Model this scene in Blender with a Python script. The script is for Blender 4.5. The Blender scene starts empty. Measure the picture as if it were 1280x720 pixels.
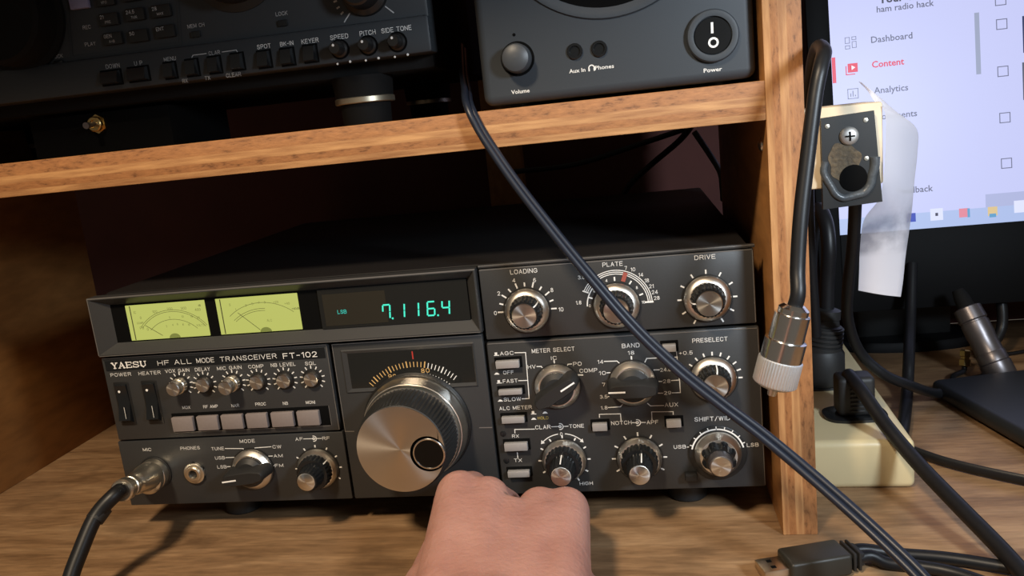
import bpy, bmesh, math, random
from math import sin, cos, pi, radians
from mathutils import Vector, Matrix, Euler

S = 0.001                      # everything below is written in millimetres
scene = bpy.context.scene
COL = scene.collection
random.seed(7)

# ------------------------------------------------------------------ camera, world, light, exposure
CAM_LOC = Vector((313.53, -416.66, 204.11))
CAM_ROT = Euler((1.36774, 0.10451, 0.14571), 'XYZ')
F_PX = 1017.05
cd = bpy.data.cameras.new('camera'); cam = bpy.data.objects.new('camera', cd); COL.objects.link(cam)
cam.location = CAM_LOC * S; cam.rotation_euler = CAM_ROT
cd.sensor_width = 36.0; cd.lens = 36.0 * F_PX / 1280.0; cd.clip_start = 0.01; cd.clip_end = 20
scene.camera = cam
scene.view_settings.view_transform = 'Standard'
scene.view_settings.look = 'None'
scene.view_settings.gamma = 1.0
scene.view_settings.use_curve_mapping = False
scene.view_settings.exposure = 0.0

world = bpy.data.worlds.new('world'); scene.world = world; world.use_nodes = True
bg = world.node_tree.nodes['Background']; bg.inputs[0].default_value = (1.0, 0.86, 0.70, 1); bg.inputs[1].default_value = 0.10

def area_light(name, loc, target, size, power, color):
    d = bpy.data.lights.new(name, 'AREA'); d.shape = 'DISK'; d.size = size * S; d.energy = power; d.color = color
    o = bpy.data.objects.new(name, d); COL.objects.link(o); o.location = Vector(loc) * S
    o.rotation_euler = (Vector(target) - Vector(loc)).to_track_quat('-Z', 'Y').to_euler()
    return o
area_light('ceiling_lamp', (60, -580, 760), (180, 0, 60), 110, 8.6, (1.0, 0.80, 0.57))
_d = bpy.data.lights.new('cool_right_spot', 'SPOT'); _d.energy = 15.0; _d.color = (0.78, 0.89, 1.0); _d.spot_size = radians(66); _d.spot_blend = 1.0; _d.shadow_soft_size = 0.05  # cool light from the right, source unseen; cone shaped to spare the left
_o = bpy.data.objects.new('cool_right_spot', _d); COL.objects.link(_o); _o.location = Vector((660, -440, 330)) * S
_o.rotation_euler = (Vector((400, 0, 140)) - Vector((660, -440, 330))).to_track_quat('-Z', 'Y').to_euler()

# ------------------------------------------------------------------ pixel -> world point (1280x720 frame of the photo)
_R = CAM_ROT.to_matrix()
def ray(px, py): return _R @ Vector(((px - 640) / F_PX, (360 - py) / F_PX, -1.0))
def at(px, py, y):
    d = ray(px, py); return CAM_LOC + d * ((y - CAM_LOC.y) / d.y)
def atz(px, py, z):
    d = ray(px, py); return CAM_LOC + d * ((z - CAM_LOC.z) / d.z)

# ------------------------------------------------------------------ materials
def new_mat(name):
    m = bpy.data.materials.new(name); m.use_nodes = True
    nt = m.node_tree; return m, nt, nt.nodes['Principled BSDF']
def simple(name, col, rough=0.5, metal=0.0, noise=0.0, nscale=900, bump=0.0, spec=None, aniso=0.0, coat=0.0):
    m, nt, b = new_mat(name)
    b.inputs['Base Color'].default_value = (*col, 1); b.inputs['Roughness'].default_value = rough; b.inputs['Metallic'].default_value = metal
    if spec is not None: b.inputs['Specular IOR Level'].default_value = spec
    if coat: b.inputs['Coat Weight'].default_value = coat; b.inputs['Coat Roughness'].default_value = 0.1
    if noise or bump:
        tc = nt.nodes.new('ShaderNodeTexCoord'); n = nt.nodes.new('ShaderNodeTexNoise'); n.inputs['Scale'].default_value = nscale; n.inputs['Detail'].default_value = 4
        nt.links.new(tc.outputs['Object'], n.inputs['Vector'])
        if noise:
            mx = nt.nodes.new('ShaderNodeMix'); mx.data_type = 'RGBA'; mx.blend_type = 'MULTIPLY'; mx.inputs[0].default_value = 1
            r = nt.nodes.new('ShaderNodeMapRange'); r.inputs['To Min'].default_value = 1 - noise; r.inputs['To Max'].default_value = 1 + noise
            nt.links.new(n.outputs['Fac'], r.inputs['Value']); mx.inputs[6].default_value = (*col, 1)
            nt.links.new(r.outputs[0], mx.inputs[7]); nt.links.new(mx.outputs[2], b.inputs['Base Color'])
        if bump:
            bp = nt.nodes.new('ShaderNodeBump'); bp.inputs['Strength'].default_value = bump; bp.inputs['Distance'].default_value = 0.0005
            nt.links.new(n.outputs['Fac'], bp.inputs['Height']); nt.links.new(bp.outputs[0], b.inputs['Normal'])
    if aniso:
        b.inputs['Anisotropic'].default_value = aniso
        t = nt.nodes.new('ShaderNodeTangent'); t.direction_type = 'RADIAL'; t.axis = 'Y'
        nt.links.new(t.outputs[0], b.inputs['Tangent'])
    return m
def emit(name, col, strength):
    m, nt, b = new_mat(name)
    b.inputs['Base Color'].default_value = (0.01, 0.01, 0.01, 1); b.inputs['Roughness'].default_value = 0.4
    b.inputs['Emission Color'].default_value = (*col, 1); b.inputs['Emission Strength'].default_value = strength
    return m
def wood(name, dark, mid, light, stretch, scale=40, rough=0.55, bump=0.15, spots=0.0):
    """Grain: noise stretched along one axis (stretch = scale multiplier per axis)."""
    m, nt, b = new_mat(name); N = nt.nodes.new; L = nt.links.new
    tc = N('ShaderNodeTexCoord'); mp = N('ShaderNodeMapping'); mp.inputs['Scale'].default_value = stretch
    L(tc.outputs['Object'], mp.inputs['Vector'])
    n1 = N('ShaderNodeTexNoise'); n1.inputs['Scale'].default_value = scale; n1.inputs['Detail'].default_value = 8; n1.inputs['Roughness'].default_value = 0.65; n1.inputs['Distortion'].default_value = 0.6
    L(mp.outputs[0], n1.inputs['Vector'])
    cr = N('ShaderNodeValToRGB'); e = cr.color_ramp.elements
    e[0].position = 0.28; e[0].color = (*dark, 1); e[1].position = 0.72; e[1].color = (*light, 1)
    k = e.new(0.5); k.color = (*mid, 1)
    L(n1.outputs['Fac'], cr.inputs[0])
    n2 = N('ShaderNodeTexNoise'); n2.inputs['Scale'].default_value = scale * 7; n2.inputs['Detail'].default_value = 3
    L(mp.outputs[0], n2.inputs['Vector'])
    r = N('ShaderNodeMapRange'); r.inputs['From Min'].default_value = 0.3; r.inputs['From Max'].default_value = 0.7; r.inputs['To Min'].default_value = 0.80; r.inputs['To Max'].default_value = 1.15
    L(n2.outputs['Fac'], r.inputs['Value'])
    mx = N('ShaderNodeMix'); mx.data_type = 'RGBA'; mx.blend_type = 'MULTIPLY'; mx.inputs[0].default_value = 1
    L(cr.outputs[0], mx.inputs[6]); L(r.outputs[0], mx.inputs[7])
    out = mx.outputs[2]
    if spots:
        n3 = N('ShaderNodeTexNoise'); n3.inputs['Scale'].default_value = 26; n3.inputs['Detail'].default_value = 5
        L(tc.outputs['Object'], n3.inputs['Vector'])
        r3 = N('ShaderNodeMapRange'); r3.inputs['From Min'].default_value = 0.52; r3.inputs['From Max'].default_value = 0.72; r3.inputs['To Min'].default_value = 1; r3.inputs['To Max'].default_value = 1 - spots
        L(n3.outputs['Fac'], r3.inputs['Value'])
        m3 = N('ShaderNodeMix'); m3.data_type = 'RGBA'; m3.blend_type = 'MULTIPLY'; m3.inputs[0].default_value = 1
        L(out, m3.inputs[6]); L(r3.outputs[0], m3.inputs[7]); out = m3.outputs[2]
    L(out, b.inputs['Base Color']); b.inputs['Roughness'].default_value = rough
    bp = N('ShaderNodeBump'); bp.inputs['Strength'].default_value = bump; bp.inputs['Distance'].default_value = 0.0008
    L(n2.outputs['Fac'], bp.inputs['Height']); L(bp.outputs[0], b.inputs['Normal'])
    return m
def ply(name, axis, lo, hi, along):
    """Plywood edge: plies across one axis, alternating long grain and end grain."""
    m, nt, b = new_mat(name); N = nt.nodes.new; L = nt.links.new
    tc = N('ShaderNodeTexCoord'); sp = N('ShaderNodeSeparateXYZ'); L(tc.outputs['Object'], sp.inputs[0])
    st = [260, 260, 260]; st[along] = 22
    mp = N('ShaderNodeMapping'); mp.inputs['Scale'].default_value = st; L(tc.outputs['Object'], mp.inputs['Vector'])
    gl = N('ShaderNodeTexNoise'); gl.inputs['Scale'].default_value = 1.6; gl.inputs['Detail'].default_value = 6; L(mp.outputs[0], gl.inputs['Vector'])
    ge = N('ShaderNodeTexNoise'); ge.inputs['Scale'].default_value = 520; ge.inputs['Detail'].default_value = 4; ge.inputs['Roughness'].default_value = .7
    st2 = [1, 1, 1]; st2[along] = 0.28
    mp2 = N('ShaderNodeMapping'); mp2.inputs['Scale'].default_value = st2; L(tc.outputs['Object'], mp2.inputs['Vector']); L(mp2.outputs[0], ge.inputs['Vector'])
    r = N('ShaderNodeMapRange'); r.inputs['From Min'].default_value = lo * S; r.inputs['From Max'].default_value = hi * S
    L(sp.outputs[axis], r.inputs['Value'])
    wob = N('ShaderNodeMath'); wob.operation = 'MULTIPLY_ADD'; wob.inputs[1].default_value = 0.05
    L(gl.outputs['Fac'], wob.inputs[0]); L(r.outputs[0], wob.inputs[2])
    band = N('ShaderNodeValToRGB'); band.color_ramp.interpolation = 'LINEAR'
    e = band.color_ramp.elements
    stops = [(0.0, 1), (0.20, 1), (0.23, 0), (0.40, 0), (0.43, 1), (0.62, 1), (0.66, 0.1), (0.97, 0)]
    e[0].position, e[0].color = stops[0][0], (1, 1, 1, 1); e[1].position, e[1].color = stops[-1][0], (0, 0, 0, 1)
    for p, v in stops[1:-1]:
        q = e.new(p); q.color = (v, v, v, 1)
    L(wob.outputs[0], band.inputs[0])
    c1 = N('ShaderNodeValToRGB'); f = c1.color_ramp.elements
    f[0].position = .3; f[0].color = (0.28, 0.122, 0.044, 1); f[1].position = .68; f[1].color = (0.52, 0.275, 0.112, 1)
    L(gl.outputs['Fac'], c1.inputs[0])
    c2 = N('ShaderNodeValToRGB'); f = c2.color_ramp.elements
    f[0].position = .30; f[0].color = (0.13, 0.050, 0.016, 1); f[1].position = .70; f[1].color = (0.38, 0.165, 0.058, 1)
    k = f.new(.44); k.color = (0.28, 0.118, 0.041, 1)
    L(ge.outputs['Fac'], c2.inputs[0])
    mx = N('ShaderNodeMix'); mx.data_type = 'RGBA'; L(band.outputs[0], mx.inputs[0]); L(c2.outputs[0], mx.inputs[6]); L(c1.outputs[0], mx.inputs[7])
    L(mx.outputs[2], b.inputs['Base Color']); b.inputs['Roughness'].default_value = .65
    bp = N('ShaderNodeBump'); bp.inputs['Strength'].default_value = .35; bp.inputs['Distance'].default_value = 0.0006
    L(ge.outputs['Fac'], bp.inputs['Height']); L(bp.outputs[0], b.inputs['Normal'])
    return m

M = {}
M['panel'] = simple('panel_grey', (0.031, 0.0318, 0.0325), .42, noise=.10, nscale=1500, bump=.06)
M['panel_lo'] = simple('panel_grey_lower', (0.029, 0.0296, 0.030), .45, noise=.10, nscale=1500, bump=.06)
M['bezel'] = simple('bezel_grey', (0.034, 0.0343, 0.0345), .38, noise=.08, nscale=1200)
M['edge'] = simple('edge_glint_scribe', (0.20, 0.19, 0.18), .35, metal=.4)  # paints the highlight along panel edges; also the pale scribe marks
M['cover'] = simple('cover_black', (0.008, 0.007, 0.007), .6, spec=.25, noise=.15, bump=.05)
M['black'] = simple('black_plastic', (0.010, 0.010, 0.010), .4)
M['bowl'] = simple('dimple_black', (0.002, 0.002, 0.002), .3, spec=.3)
M['bezelblk'] = simple('monitor_bezel', (0.002, 0.002, 0.0025), .6, spec=.15)
M['blackgloss'] = simple('black_gloss', (0.010, 0.011, 0.012), .16)
M['void'] = simple('dark_recess', (0.002, 0.002, 0.002), .9, spec=.1)
M['footblk'] = simple('foot_black', (0.004, 0.004, 0.004), .8, spec=.2)
M['rubber'] = simple('black_rubber', (0.014, 0.014, 0.014), .55, noise=.2, nscale=1500)
M['cable'] = simple('cable_jacket', (0.008, 0.0085, 0.010), .42, spec=.35, noise=.2, nscale=300, bump=.05)
M['cableblue'] = simple('twin_cable_jacket', (0.008, 0.012, 0.023), .42, noise=.15, nscale=300)
M['legend'] = simple('legend_ink', (0.74, 0.73, 0.70), .6)
M['legendy'] = simple('legend_ink_yellow', (0.42, 0.32, 0.08), .6)
M['legendw'] = simple('legend_white', (0.88, 0.87, 0.84), .5)
M['legendd'] = simple('legend_shaded', (0.42, 0.42, 0.42), .6)  # same ink in a darker copy, for labels that get less light
M['red'] = simple('red_mark', (0.30, 0.07, 0.05), .6)
M['chrome'] = simple('chrome', (0.82, 0.80, 0.77), .2, 1.0)
M['nickel'] = simple('nickel', (0.80, 0.75, 0.64), .32, 1.0)
M['spun'] = simple('spun_aluminium', (0.74, 0.71, 0.66), .30, 1.0, aniso=.85)
M['skirt'] = simple('skirt_aluminium', (0.80, 0.76, 0.69), .34, 1.0, aniso=.5)
M['knurl'] = simple('knurled_nickel', (0.86, 0.88, 0.90), .42, .85)
M['screw'] = simple('screw_zinc', (0.62, 0.60, 0.57), .5, .8)
M['ring'] = simple('foot_ring_metal', (0.45, 0.40, 0.30), .4, .9)
M['brass'] = simple('brass', (0.62, 0.44, 0.18), .28, 1.0)
M['button'] = simple('silver_button', (0.40, 0.385, 0.375), .38, 0.35, noise=.06, nscale=600)
M['buttonm'] = simple('mauve_button', (0.235, 0.20, 0.19), .45, 0.1, noise=.08, nscale=600)
M['gunmetal'] = simple('gunmetal', (0.18, 0.165, 0.17), .36, 0.85)
M['upper'] = simple('upper_radio_black', (0.022, 0.026, 0.030), .5, noise=.1, nscale=1500, bump=.05)
M['speaker'] = simple('speaker_front', (0.030, 0.037, 0.045), .55, noise=.1, nscale=2000, bump=.06)
M['cream'] = simple('cream_plastic', (0.60, 0.50, 0.29), .38, noise=.06, nscale=60)
M['block'] = simple('cream_block', (0.60, 0.49, 0.34), .6, noise=.12, nscale=150)
M['dirt'] = simple('scorched_residue', (0.075, 0.052, 0.026), .7, noise=.95, nscale=700, bump=.6)
M['melt'] = simple('melted_plastic', (0.060, 0.068, 0.075), .35, noise=.4, nscale=500, bump=.4)
M['wall'] = simple('dark_red_wall', (0.075, 0.021, 0.016), .85, noise=.2, nscale=30)
M['desk'] = wood('desk_wood', (0.125, 0.066, 0.030), (0.26, 0.152, 0.075), (0.375, 0.236, 0.125), (0.16, 1.0, 1.0), 55, .5, .2, spots=.35)
M['face'] = wood('panel_face_wood', (0.20, 0.085, 0.022), (0.30, 0.13, 0.035), (0.36, 0.17, 0.05), (1.0, .18, .6), 30, .6, .12)
M['plyz'] = ply('ply_edge_shelf', 2, 192, 210, 0)
M['plyx'] = ply('ply_edge_post', 0, 373.4, 390.5, 2)
M['plyl'] = ply('ply_edge_left_side', 0, -170, -152, 2)
M['meter'] = emit('meter_backlight', (0.62, 0.66, 0.16), 0.78)
M['meterink'] = simple('meter_ink', (0.05, 0.05, 0.02), .6)
M['pivot'] = emit('meter_pivot', (0.32, 0.35, 0.07), .6)
M['vfd'] = emit('fluorescent_digits', (0.07, 0.95, 0.66), 1.0)
M['vfddim'] = emit('fluorescent_label', (0.05, 0.75, 0.60), .8)
M['diallit'] = emit('dial_backlight', (0.95, 0.52, 0.16), .75)
M['glassdk'] = simple('smoked_window', (0.012, 0.012, 0.011), .10, coat=.3)
M['glassbr'] = simple('smoked_window_brown', (0.024, 0.021, 0.015), .2)

# ------------------------------------------------------------------ mesh builder (millimetres)
def catmull(pts, n=8):
    P = [Vector(p) for p in pts]
    if len(P) < 3: return P
    Q = [P[0] * 2 - P[1]] + P + [P[-1] * 2 - P[-2]]
    out = []
    for i in range(1, len(Q) - 2):
        a, b, c, d = Q[i - 1], Q[i], Q[i + 1], Q[i + 2]
        for k in range(n):
            t = k / n
            out.append(0.5 * ((2 * b) + (c - a) * t + (2 * a - 5 * b + 4 * c - d) * t * t + (3 * b - a - 3 * c + d) * t ** 3))
    out.append(P[-1]); return out
_GLYPH = {}
def glyph(s, bold):
    key = (s, bold)
    if key not in _GLYPH:
        c = bpy.data.curves.new('t', 'FONT'); c.body = s; c.size = 1; c.offset = bold; c.resolution_u = 2; c.fill_mode = 'FRONT'
        o = bpy.data.objects.new('t', c); COL.objects.link(o)
        dg = bpy.context.evaluated_depsgraph_get(); me = bpy.data.meshes.new_from_object(o.evaluated_get(dg))
        vs = [(v.co.x, v.co.y) for v in me.vertices]; fs = [tuple(p.vertices) for p in me.polygons]
        bpy.data.objects.remove(o); bpy.data.curves.remove(c); bpy.data.meshes.remove(me)
        _GLYPH[key] = (vs, fs)
    return _GLYPH[key]
STROKES = {
 'A': (4, [[(0, 0), (2, 6), (4, 0)], [(.7, 2), (3.3, 2)]]), 'B': (4, [[(0, 0), (0, 6), (2.8, 6), (3.7, 5.3), (3.7, 3.8), (2.8, 3.2), (0, 3.2)], [(2.8, 3.2), (4, 2.5), (4, .8), (3, 0), (0, 0)]]),
 'C': (4, [[(4, 4.5), (3.3, 5.7), (2, 6), (.7, 5.6), (0, 4.3), (0, 1.7), (.7, .4), (2, 0), (3.3, .3), (4, 1.5)]]), 'D': (4, [[(0, 0), (0, 6), (2.3, 6), (3.5, 5.3), (4, 4), (4, 2), (3.5, .7), (2.3, 0), (0, 0)]]),
 'E': (3.7, [[(3.7, 6), (0, 6), (0, 0), (3.7, 0)], [(0, 3.1), (3.3, 3.1)]]), 'F': (3.6, [[(3.6, 6), (0, 6), (0, 0)], [(0, 3.1), (3.2, 3.1)]]),
 'G': (4.2, [[(4, 4.5), (3.3, 5.7), (2, 6), (.7, 5.6), (0, 4.3), (0, 1.7), (.7, .4), (2, 0), (3.4, .4), (4.1, 1.3), (4.1, 2.8), (2.3, 2.8)]]), 'H': (4, [[(0, 0), (0, 6)], [(4, 0), (4, 6)], [(0, 3.1), (4, 3.1)]]),
 'I': (.01, [[(0, 0), (0, 6)]]), 'J': (3, [[(3, 6), (3, 1.2), (2.3, .2), (1, 0), (0, .8), (0, 1.6)]]), 'K': (4, [[(0, 0), (0, 6)], [(4, 6), (0, 2.4)], [(1.4, 3.7), (4, 0)]]), 'L': (3.4, [[(0, 6), (0, 0), (3.4, 0)]]),
 'M': (4.8, [[(0, 0), (0, 6), (2.4, .6), (4.8, 6), (4.8, 0)]]), 'N': (4, [[(0, 0), (0, 6), (4, 0), (4, 6)]]), 'O': (4.4, [[(2.2, 6), (.8, 5.6), (0, 4.3), (0, 1.7), (.8, .4), (2.2, 0), (3.6, .4), (4.4, 1.7), (4.4, 4.3), (3.6, 5.6), (2.2, 6)]]),
 'P': (3.9, [[(0, 0), (0, 6), (2.9, 6), (3.9, 5.2), (3.9, 3.6), (2.9, 2.8), (0, 2.8)]]), 'R': (4, [[(0, 0), (0, 6), (2.9, 6), (3.8, 5.3), (3.8, 3.8), (2.9, 3.1), (0, 3.1)], [(2.4, 3.1), (4, 0)]]),
 'S': (4, [[(3.8, 4.7), (3.2, 5.7), (2, 6), (.7, 5.7), (.2, 4.6), (.8, 3.5), (3.2, 2.6), (4, 1.5), (3.4, .4), (2, 0), (.6, .4), (0, 1.5)]]), 'T': (4, [[(0, 6), (4, 6)], [(2, 6), (2, 0)]]), 'U': (4, [[(0, 6), (0, 1.6), (.7, .4), (2, 0), (3.3, .4), (4, 1.6), (4, 6)]]),
 'V': (4, [[(0, 6), (2, 0), (4, 6)]]), 'W': (5.6, [[(0, 6), (1.4, 0), (2.8, 6), (4.2, 0), (5.6, 6)]]), 'X': (4, [[(0, 0), (4, 6)], [(0, 6), (4, 0)]]), 'Y': (4, [[(0, 6), (2, 2.8), (4, 6)], [(2, 2.8), (2, 0)]]), 'Q': (4.4, [[(2.2, 6), (.8, 5.6), (0, 4.3), (0, 1.7), (.8, .4), (2.2, 0), (3.6, .4), (4.4, 1.7), (4.4, 4.3), (3.6, 5.6), (2.2, 6)], [(2.8, 1.6), (4.4, -.3)]]),
 'Z': (4, [[(0, 6), (4, 6), (0, 0), (4, 0)]]), '0': (3.6, [[(1.8, 6), (.6, 5.5), (0, 4.2), (0, 1.8), (.6, .5), (1.8, 0), (3, .5), (3.6, 1.8), (3.6, 4.2), (3, 5.5), (1.8, 6)]]), '1': (1.4, [[(0, 4.8), (1.4, 6), (1.4, 0)]]),
 '2': (3.6, [[(0, 4.4), (.6, 5.6), (1.8, 6), (3.1, 5.5), (3.5, 4.3), (3, 3.2), (0, 0), (3.6, 0)]]), '3': (3.6, [[(.1, 4.8), (.8, 5.8), (1.8, 6), (3.2, 5.5), (3.3, 4), (2.6, 3.2), (1.5, 3.1)], [(2.6, 3.2), (3.6, 2.2), (3.4, .8), (2, 0), (.7, .2), (0, 1.3)]]),
 '4': (4, [[(3, 0), (3, 6), (0, 1.6), (4, 1.6)]]), '5': (3.6, [[(3.3, 6), (.5, 6), (.2, 3), (1.8, 3.7), (3.2, 3.1), (3.6, 1.9), (3.1, .6), (1.7, 0), (.5, .3), (0, 1.3)]]), '6': (3.6, [[(3.4, 5.2), (2, 6), (.7, 5.3), (0, 3.4), (0, 1.8), (.6, .5), (1.8, 0), (3, .4), (3.6, 1.8), (3, 3.2), (1.8, 3.6), (.6, 3.1), (0, 2)]]),
 '7': (3.6, [[(0, 6), (3.6, 6), (1.4, 0)]]), '8': (3.6, [[(1.8, 6), (.5, 5.5), (.3, 4.2), (1.8, 3.2), (3.6, 2), (3.2, .5), (1.8, 0), (.4, .5), (0, 2), (1.8, 3.2), (3.3, 4.2), (3.1, 5.5), (1.8, 6)]]), '9': (3.6, [[(.3, .8), (1.6, 0), (2.9, .7), (3.6, 2.6), (3.6, 4.2), (3, 5.5), (1.8, 6), (.6, 5.6), (0, 4.2), (.6, 2.8), (1.8, 2.4), (3, 2.9), (3.6, 4)]]),
 '-': (2.4, [[(0, 2.9), (2.4, 2.9)]]), '+': (3.4, [[(0, 3), (3.4, 3)], [(1.7, 1.3), (1.7, 4.7)]]), '.': (.01, [[(0, 0), (.01, .25)]]), '/': (3, [[(0, -.4), (3, 6.4)]]), '=': (3, [[(0, 2), (3, 2)], [(0, 4), (3, 4)]]), ' ': (1.6, [])}
class MB:
    def __init__(s): s.bm = bmesh.new(); s.n = 0
    def add(s, vs, fs):
        V = [s.bm.verts.new(v) for v in vs]
        for f in fs:
            try: s.bm.faces.new([V[i] for i in f])
            except ValueError: pass
        return s
    def box(s, x0, x1, y0, y1, z0, z1, bev=0.0, seg=2, rot=None, only=None):
        t = bmesh.new(); bmesh.ops.create_cube(t, size=1)
        for v in t.verts: v.co = Vector(((x0 + x1) / 2 + v.co.x * (x1 - x0), (y0 + y1) / 2 + v.co.y * (y1 - y0), (z0 + z1) / 2 + v.co.z * (z1 - z0)))
        if bev:
            ed = [e for e in t.edges if only is None or only(e)]
            bmesh.ops.bevel(t, geom=ed, offset=bev, segments=seg, affect='EDGES', profile=.5)
        if rot is not None: bmesh.ops.transform(t, matrix=rot, verts=t.verts)
        me = bpy.data.meshes.new('t'); t.to_mesh(me); t.free(); s.bm.from_mesh(me); bpy.data.meshes.remove(me); return s
    def lathe(s, c, axis, prof, seg=40, flutes=0):
        """prof: (distance along axis, radius[, flute depth])"""
        c = Vector(c); a = Vector(axis).normalized(); q = a.to_track_quat('Z', 'X')
        u = q @ Vector((1, 0, 0)); w = q @ Vector((0, 1, 0))
        vs, fs = [], []
        for p in prof:
            t, r = p[0], p[1]; fl = p[2] if len(p) > 2 else 0
            for k in range(seg):
                th = 2 * pi * k / seg; rr = r - (fl * (0.5 + 0.5 * cos(flutes * th)) if fl else 0)
                vs.append(c + a * t + (u * cos(th) + w * sin(th)) * rr)
        for i in range(len(prof) - 1):
            for k in range(seg):
                k2 = (k + 1) % seg; fs.append((i * seg + k, i * seg + k2, (i + 1) * seg + k2, (i + 1) * seg + k))
        if prof[0][1] > 1e-6: fs.append(tuple(reversed(range(seg))))
        n = len(prof) - 1
        if prof[-1][1] > 1e-6: fs.append(tuple(n * seg + k for k in range(seg)))
        s.add(vs, fs); return s
    def tube(s, pts, r, seg=12, n=8, smooth=True):
        P = catmull(pts, n) if smooth else [Vector(p) for p in pts]
        m = len(P); R = r if isinstance(r, (list, tuple)) else None
        vs, fs = [], []; nrm = None
        for i, p in enumerate(P):
            t = (P[min(i + 1, m - 1)] - P[max(i - 1, 0)]).normalized()
            if nrm is None: nrm = t.orthogonal().normalized()
            nrm = (nrm - t * nrm.dot(t)).normalized(); b = t.cross(nrm)
            rr = r if R is None else R[0] + (R[1] - R[0]) * i / (m - 1)
            for k in range(seg): vs.append(p + (nrm * cos(2 * pi * k / seg) + b * sin(2 * pi * k / seg)) * rr)
        for i in range(m - 1):
            for k in range(seg):
                k2 = (k + 1) % seg; fs.append((i * seg + k, i * seg + k2, (i + 1) * seg + k2, (i + 1) * seg + k))
        fs.append(tuple(reversed(range(seg)))); fs.append(tuple((m - 1) * seg + k for k in range(seg)))
        return s.add(vs, fs)
    def prism(s, poly, y0, y1):
        n = len(poly); vs = [(x, y0, z) for x, z in poly] + [(x, y1, z) for x, z in poly]
        fs = [tuple(range(n)), tuple(reversed(range(n, 2 * n)))] + [(i, i + n, (i + 1) % n + n, (i + 1) % n) for i in range(n)]
        return s.add(vs, fs)
    def text(s, t, x, z, h, w=None, al='c', y=-0.12, bold=0.012, basis=None):
        """Flat print. h: cap height; (x, z): middle of the text."""
        if basis is None and all(ch in STROKES for ch in t):
            sw = .55 + bold * 13; adv = 1.15 + sw; tot = sum(STROKES[ch][0] for ch in t) + adv * (len(t) - 1)
            kz = h / (6 + sw); kx = (w - sw * kz) / max(tot, .3) if w else kz
            cx0 = {'c': -tot / 2, 'l': 0, 'r': -tot}[al]
            for ch in t:
                wd, lines = STROKES[ch]
                for ln in lines: s.line([(x + (cx0 + a) * kx, z + (b - 3) * kz) for a, b in ln], sw * kz, y)
                cx0 += wd + adv
            return s
        vs, fs = glyph(t, bold)
        if not vs: return s
        x0 = min(v[0] for v in vs); x1 = max(v[0] for v in vs); cap = 0.727; k = h / cap
        kx = w / (x1 - x0) if w else k
        off = {'c': (x0 + x1) / 2, 'l': x0, 'r': x1}[al]
        if basis is None: out = [(x + (a - off) * kx, y, z + (b - cap / 2) * k) for a, b in vs]
        else:
            o, u, v, nn = basis; out = [o + u * (x + (a - off) * kx) + v * (z + (b - cap / 2) * k) + nn * y for a, b in vs]
        return s.add(out, fs)
    def rect(s, x0, x1, z0, z1, y=-0.12, basis=None):
        P = [(x0, z0), (x1, z0), (x1, z1), (x0, z1)]
        if basis is None: vs = [(a, y, b) for a, b in P]
        else:
            o, u, v, nn = basis; vs = [o + u * a + v * b + nn * y for a, b in P]
        return s.add(vs, [(0, 1, 2, 3)])
    def line(s, pts, w=.45, y=-0.12):
        for (a, b), (c, d) in zip(pts, pts[1:]):
            dx, dz = c - a, d - b; l = math.hypot(dx, dz)
            if l < 1e-6: continue
            ux, uz = dx / l * w / 2, dz / l * w / 2; px, pz = -uz, ux; s.n += 1; yy = y - .004 * (s.n % 24)
            s.add([(a - ux + px, yy, b - uz + pz), (a - ux - px, yy, b - uz - pz), (c + ux - px, yy, d + uz - pz), (c + ux + px, yy, d + uz + pz)], [(0, 1, 2, 3)])
        return s
    def arc(s, cx, cz, r, a0, a1, w=.45, y=-0.12, n=24):
        P = [(cx + r * cos(radians(a0 + (a1 - a0) * i / n)), cz + r * sin(radians(a0 + (a1 - a0) * i / n))) for i in range(n + 1)]
        return s.line(P, w, y)
    def ticks(s, cx, cz, r0, r1, angs, w=.8, y=-0.12):
        for a in angs:
            a = radians(a); s.line([(cx + r0 * cos(a), cz + r0 * sin(a)), (cx + r1 * cos(a), cz + r1 * sin(a))], w, y)
        return s
    def build(s, name, mat, parent=None, sharp=35, edge_mat=None, recalc=True):
        bm = s.bm
        if recalc: bmesh.ops.recalc_face_normals(bm, faces=bm.faces)
        off = ROOTS.get(parent.name, Vector((0, 0, 0))) if parent is not None else Vector((0, 0, 0))
        if parent is None and name is not None and bm.verts:
            lo = Vector([min(v.co[i] for v in bm.verts) for i in range(3)]); hi = Vector([max(v.co[i] for v in bm.verts) for i in range(3)])
            off = Vector(((lo.x + hi.x) / 2, (lo.y + hi.y) / 2, lo.z)) if name not in ('desk', 'wall_back') else Vector((0, 0, 0))
        for v in bm.verts: v.co = (v.co - off) * S
        me = bpy.data.meshes.new(name); bm.normal_update()
        if edge_mat is not None:
            for f in bm.faces: f.material_index = 1 if abs(f.normal.y) > .9 else 0
        for f in bm.faces: f.smooth = True
        bm.to_mesh(me); bm.free(); me.materials.append(mat)
        if edge_mat is not None: me.materials.append(edge_mat)
        me.set_sharp_from_angle(angle=radians(sharp))
        o = bpy.data.objects.new(name, me); COL.objects.link(o)
        if parent is not None:
            o.parent = parent; ROOTS[o.name] = off
        else: o.location = off * S
        return o
ROOTS = {}
def thing(name, label, cat, loc, group=None):
    o = bpy.data.objects.new(name, None); COL.objects.link(o); o.empty_display_size = .01
    o.location = Vector(loc) * S; ROOTS[o.name] = Vector(loc); tag(o, label, cat, group); return o
def tag(o, label, cat, group=None):
    o['label'] = label; o['category'] = cat
    if group: o['group'] = group
    return o
B = lambda *a, **k: MB().box(*a, **k)
DESK = -18.0

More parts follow.
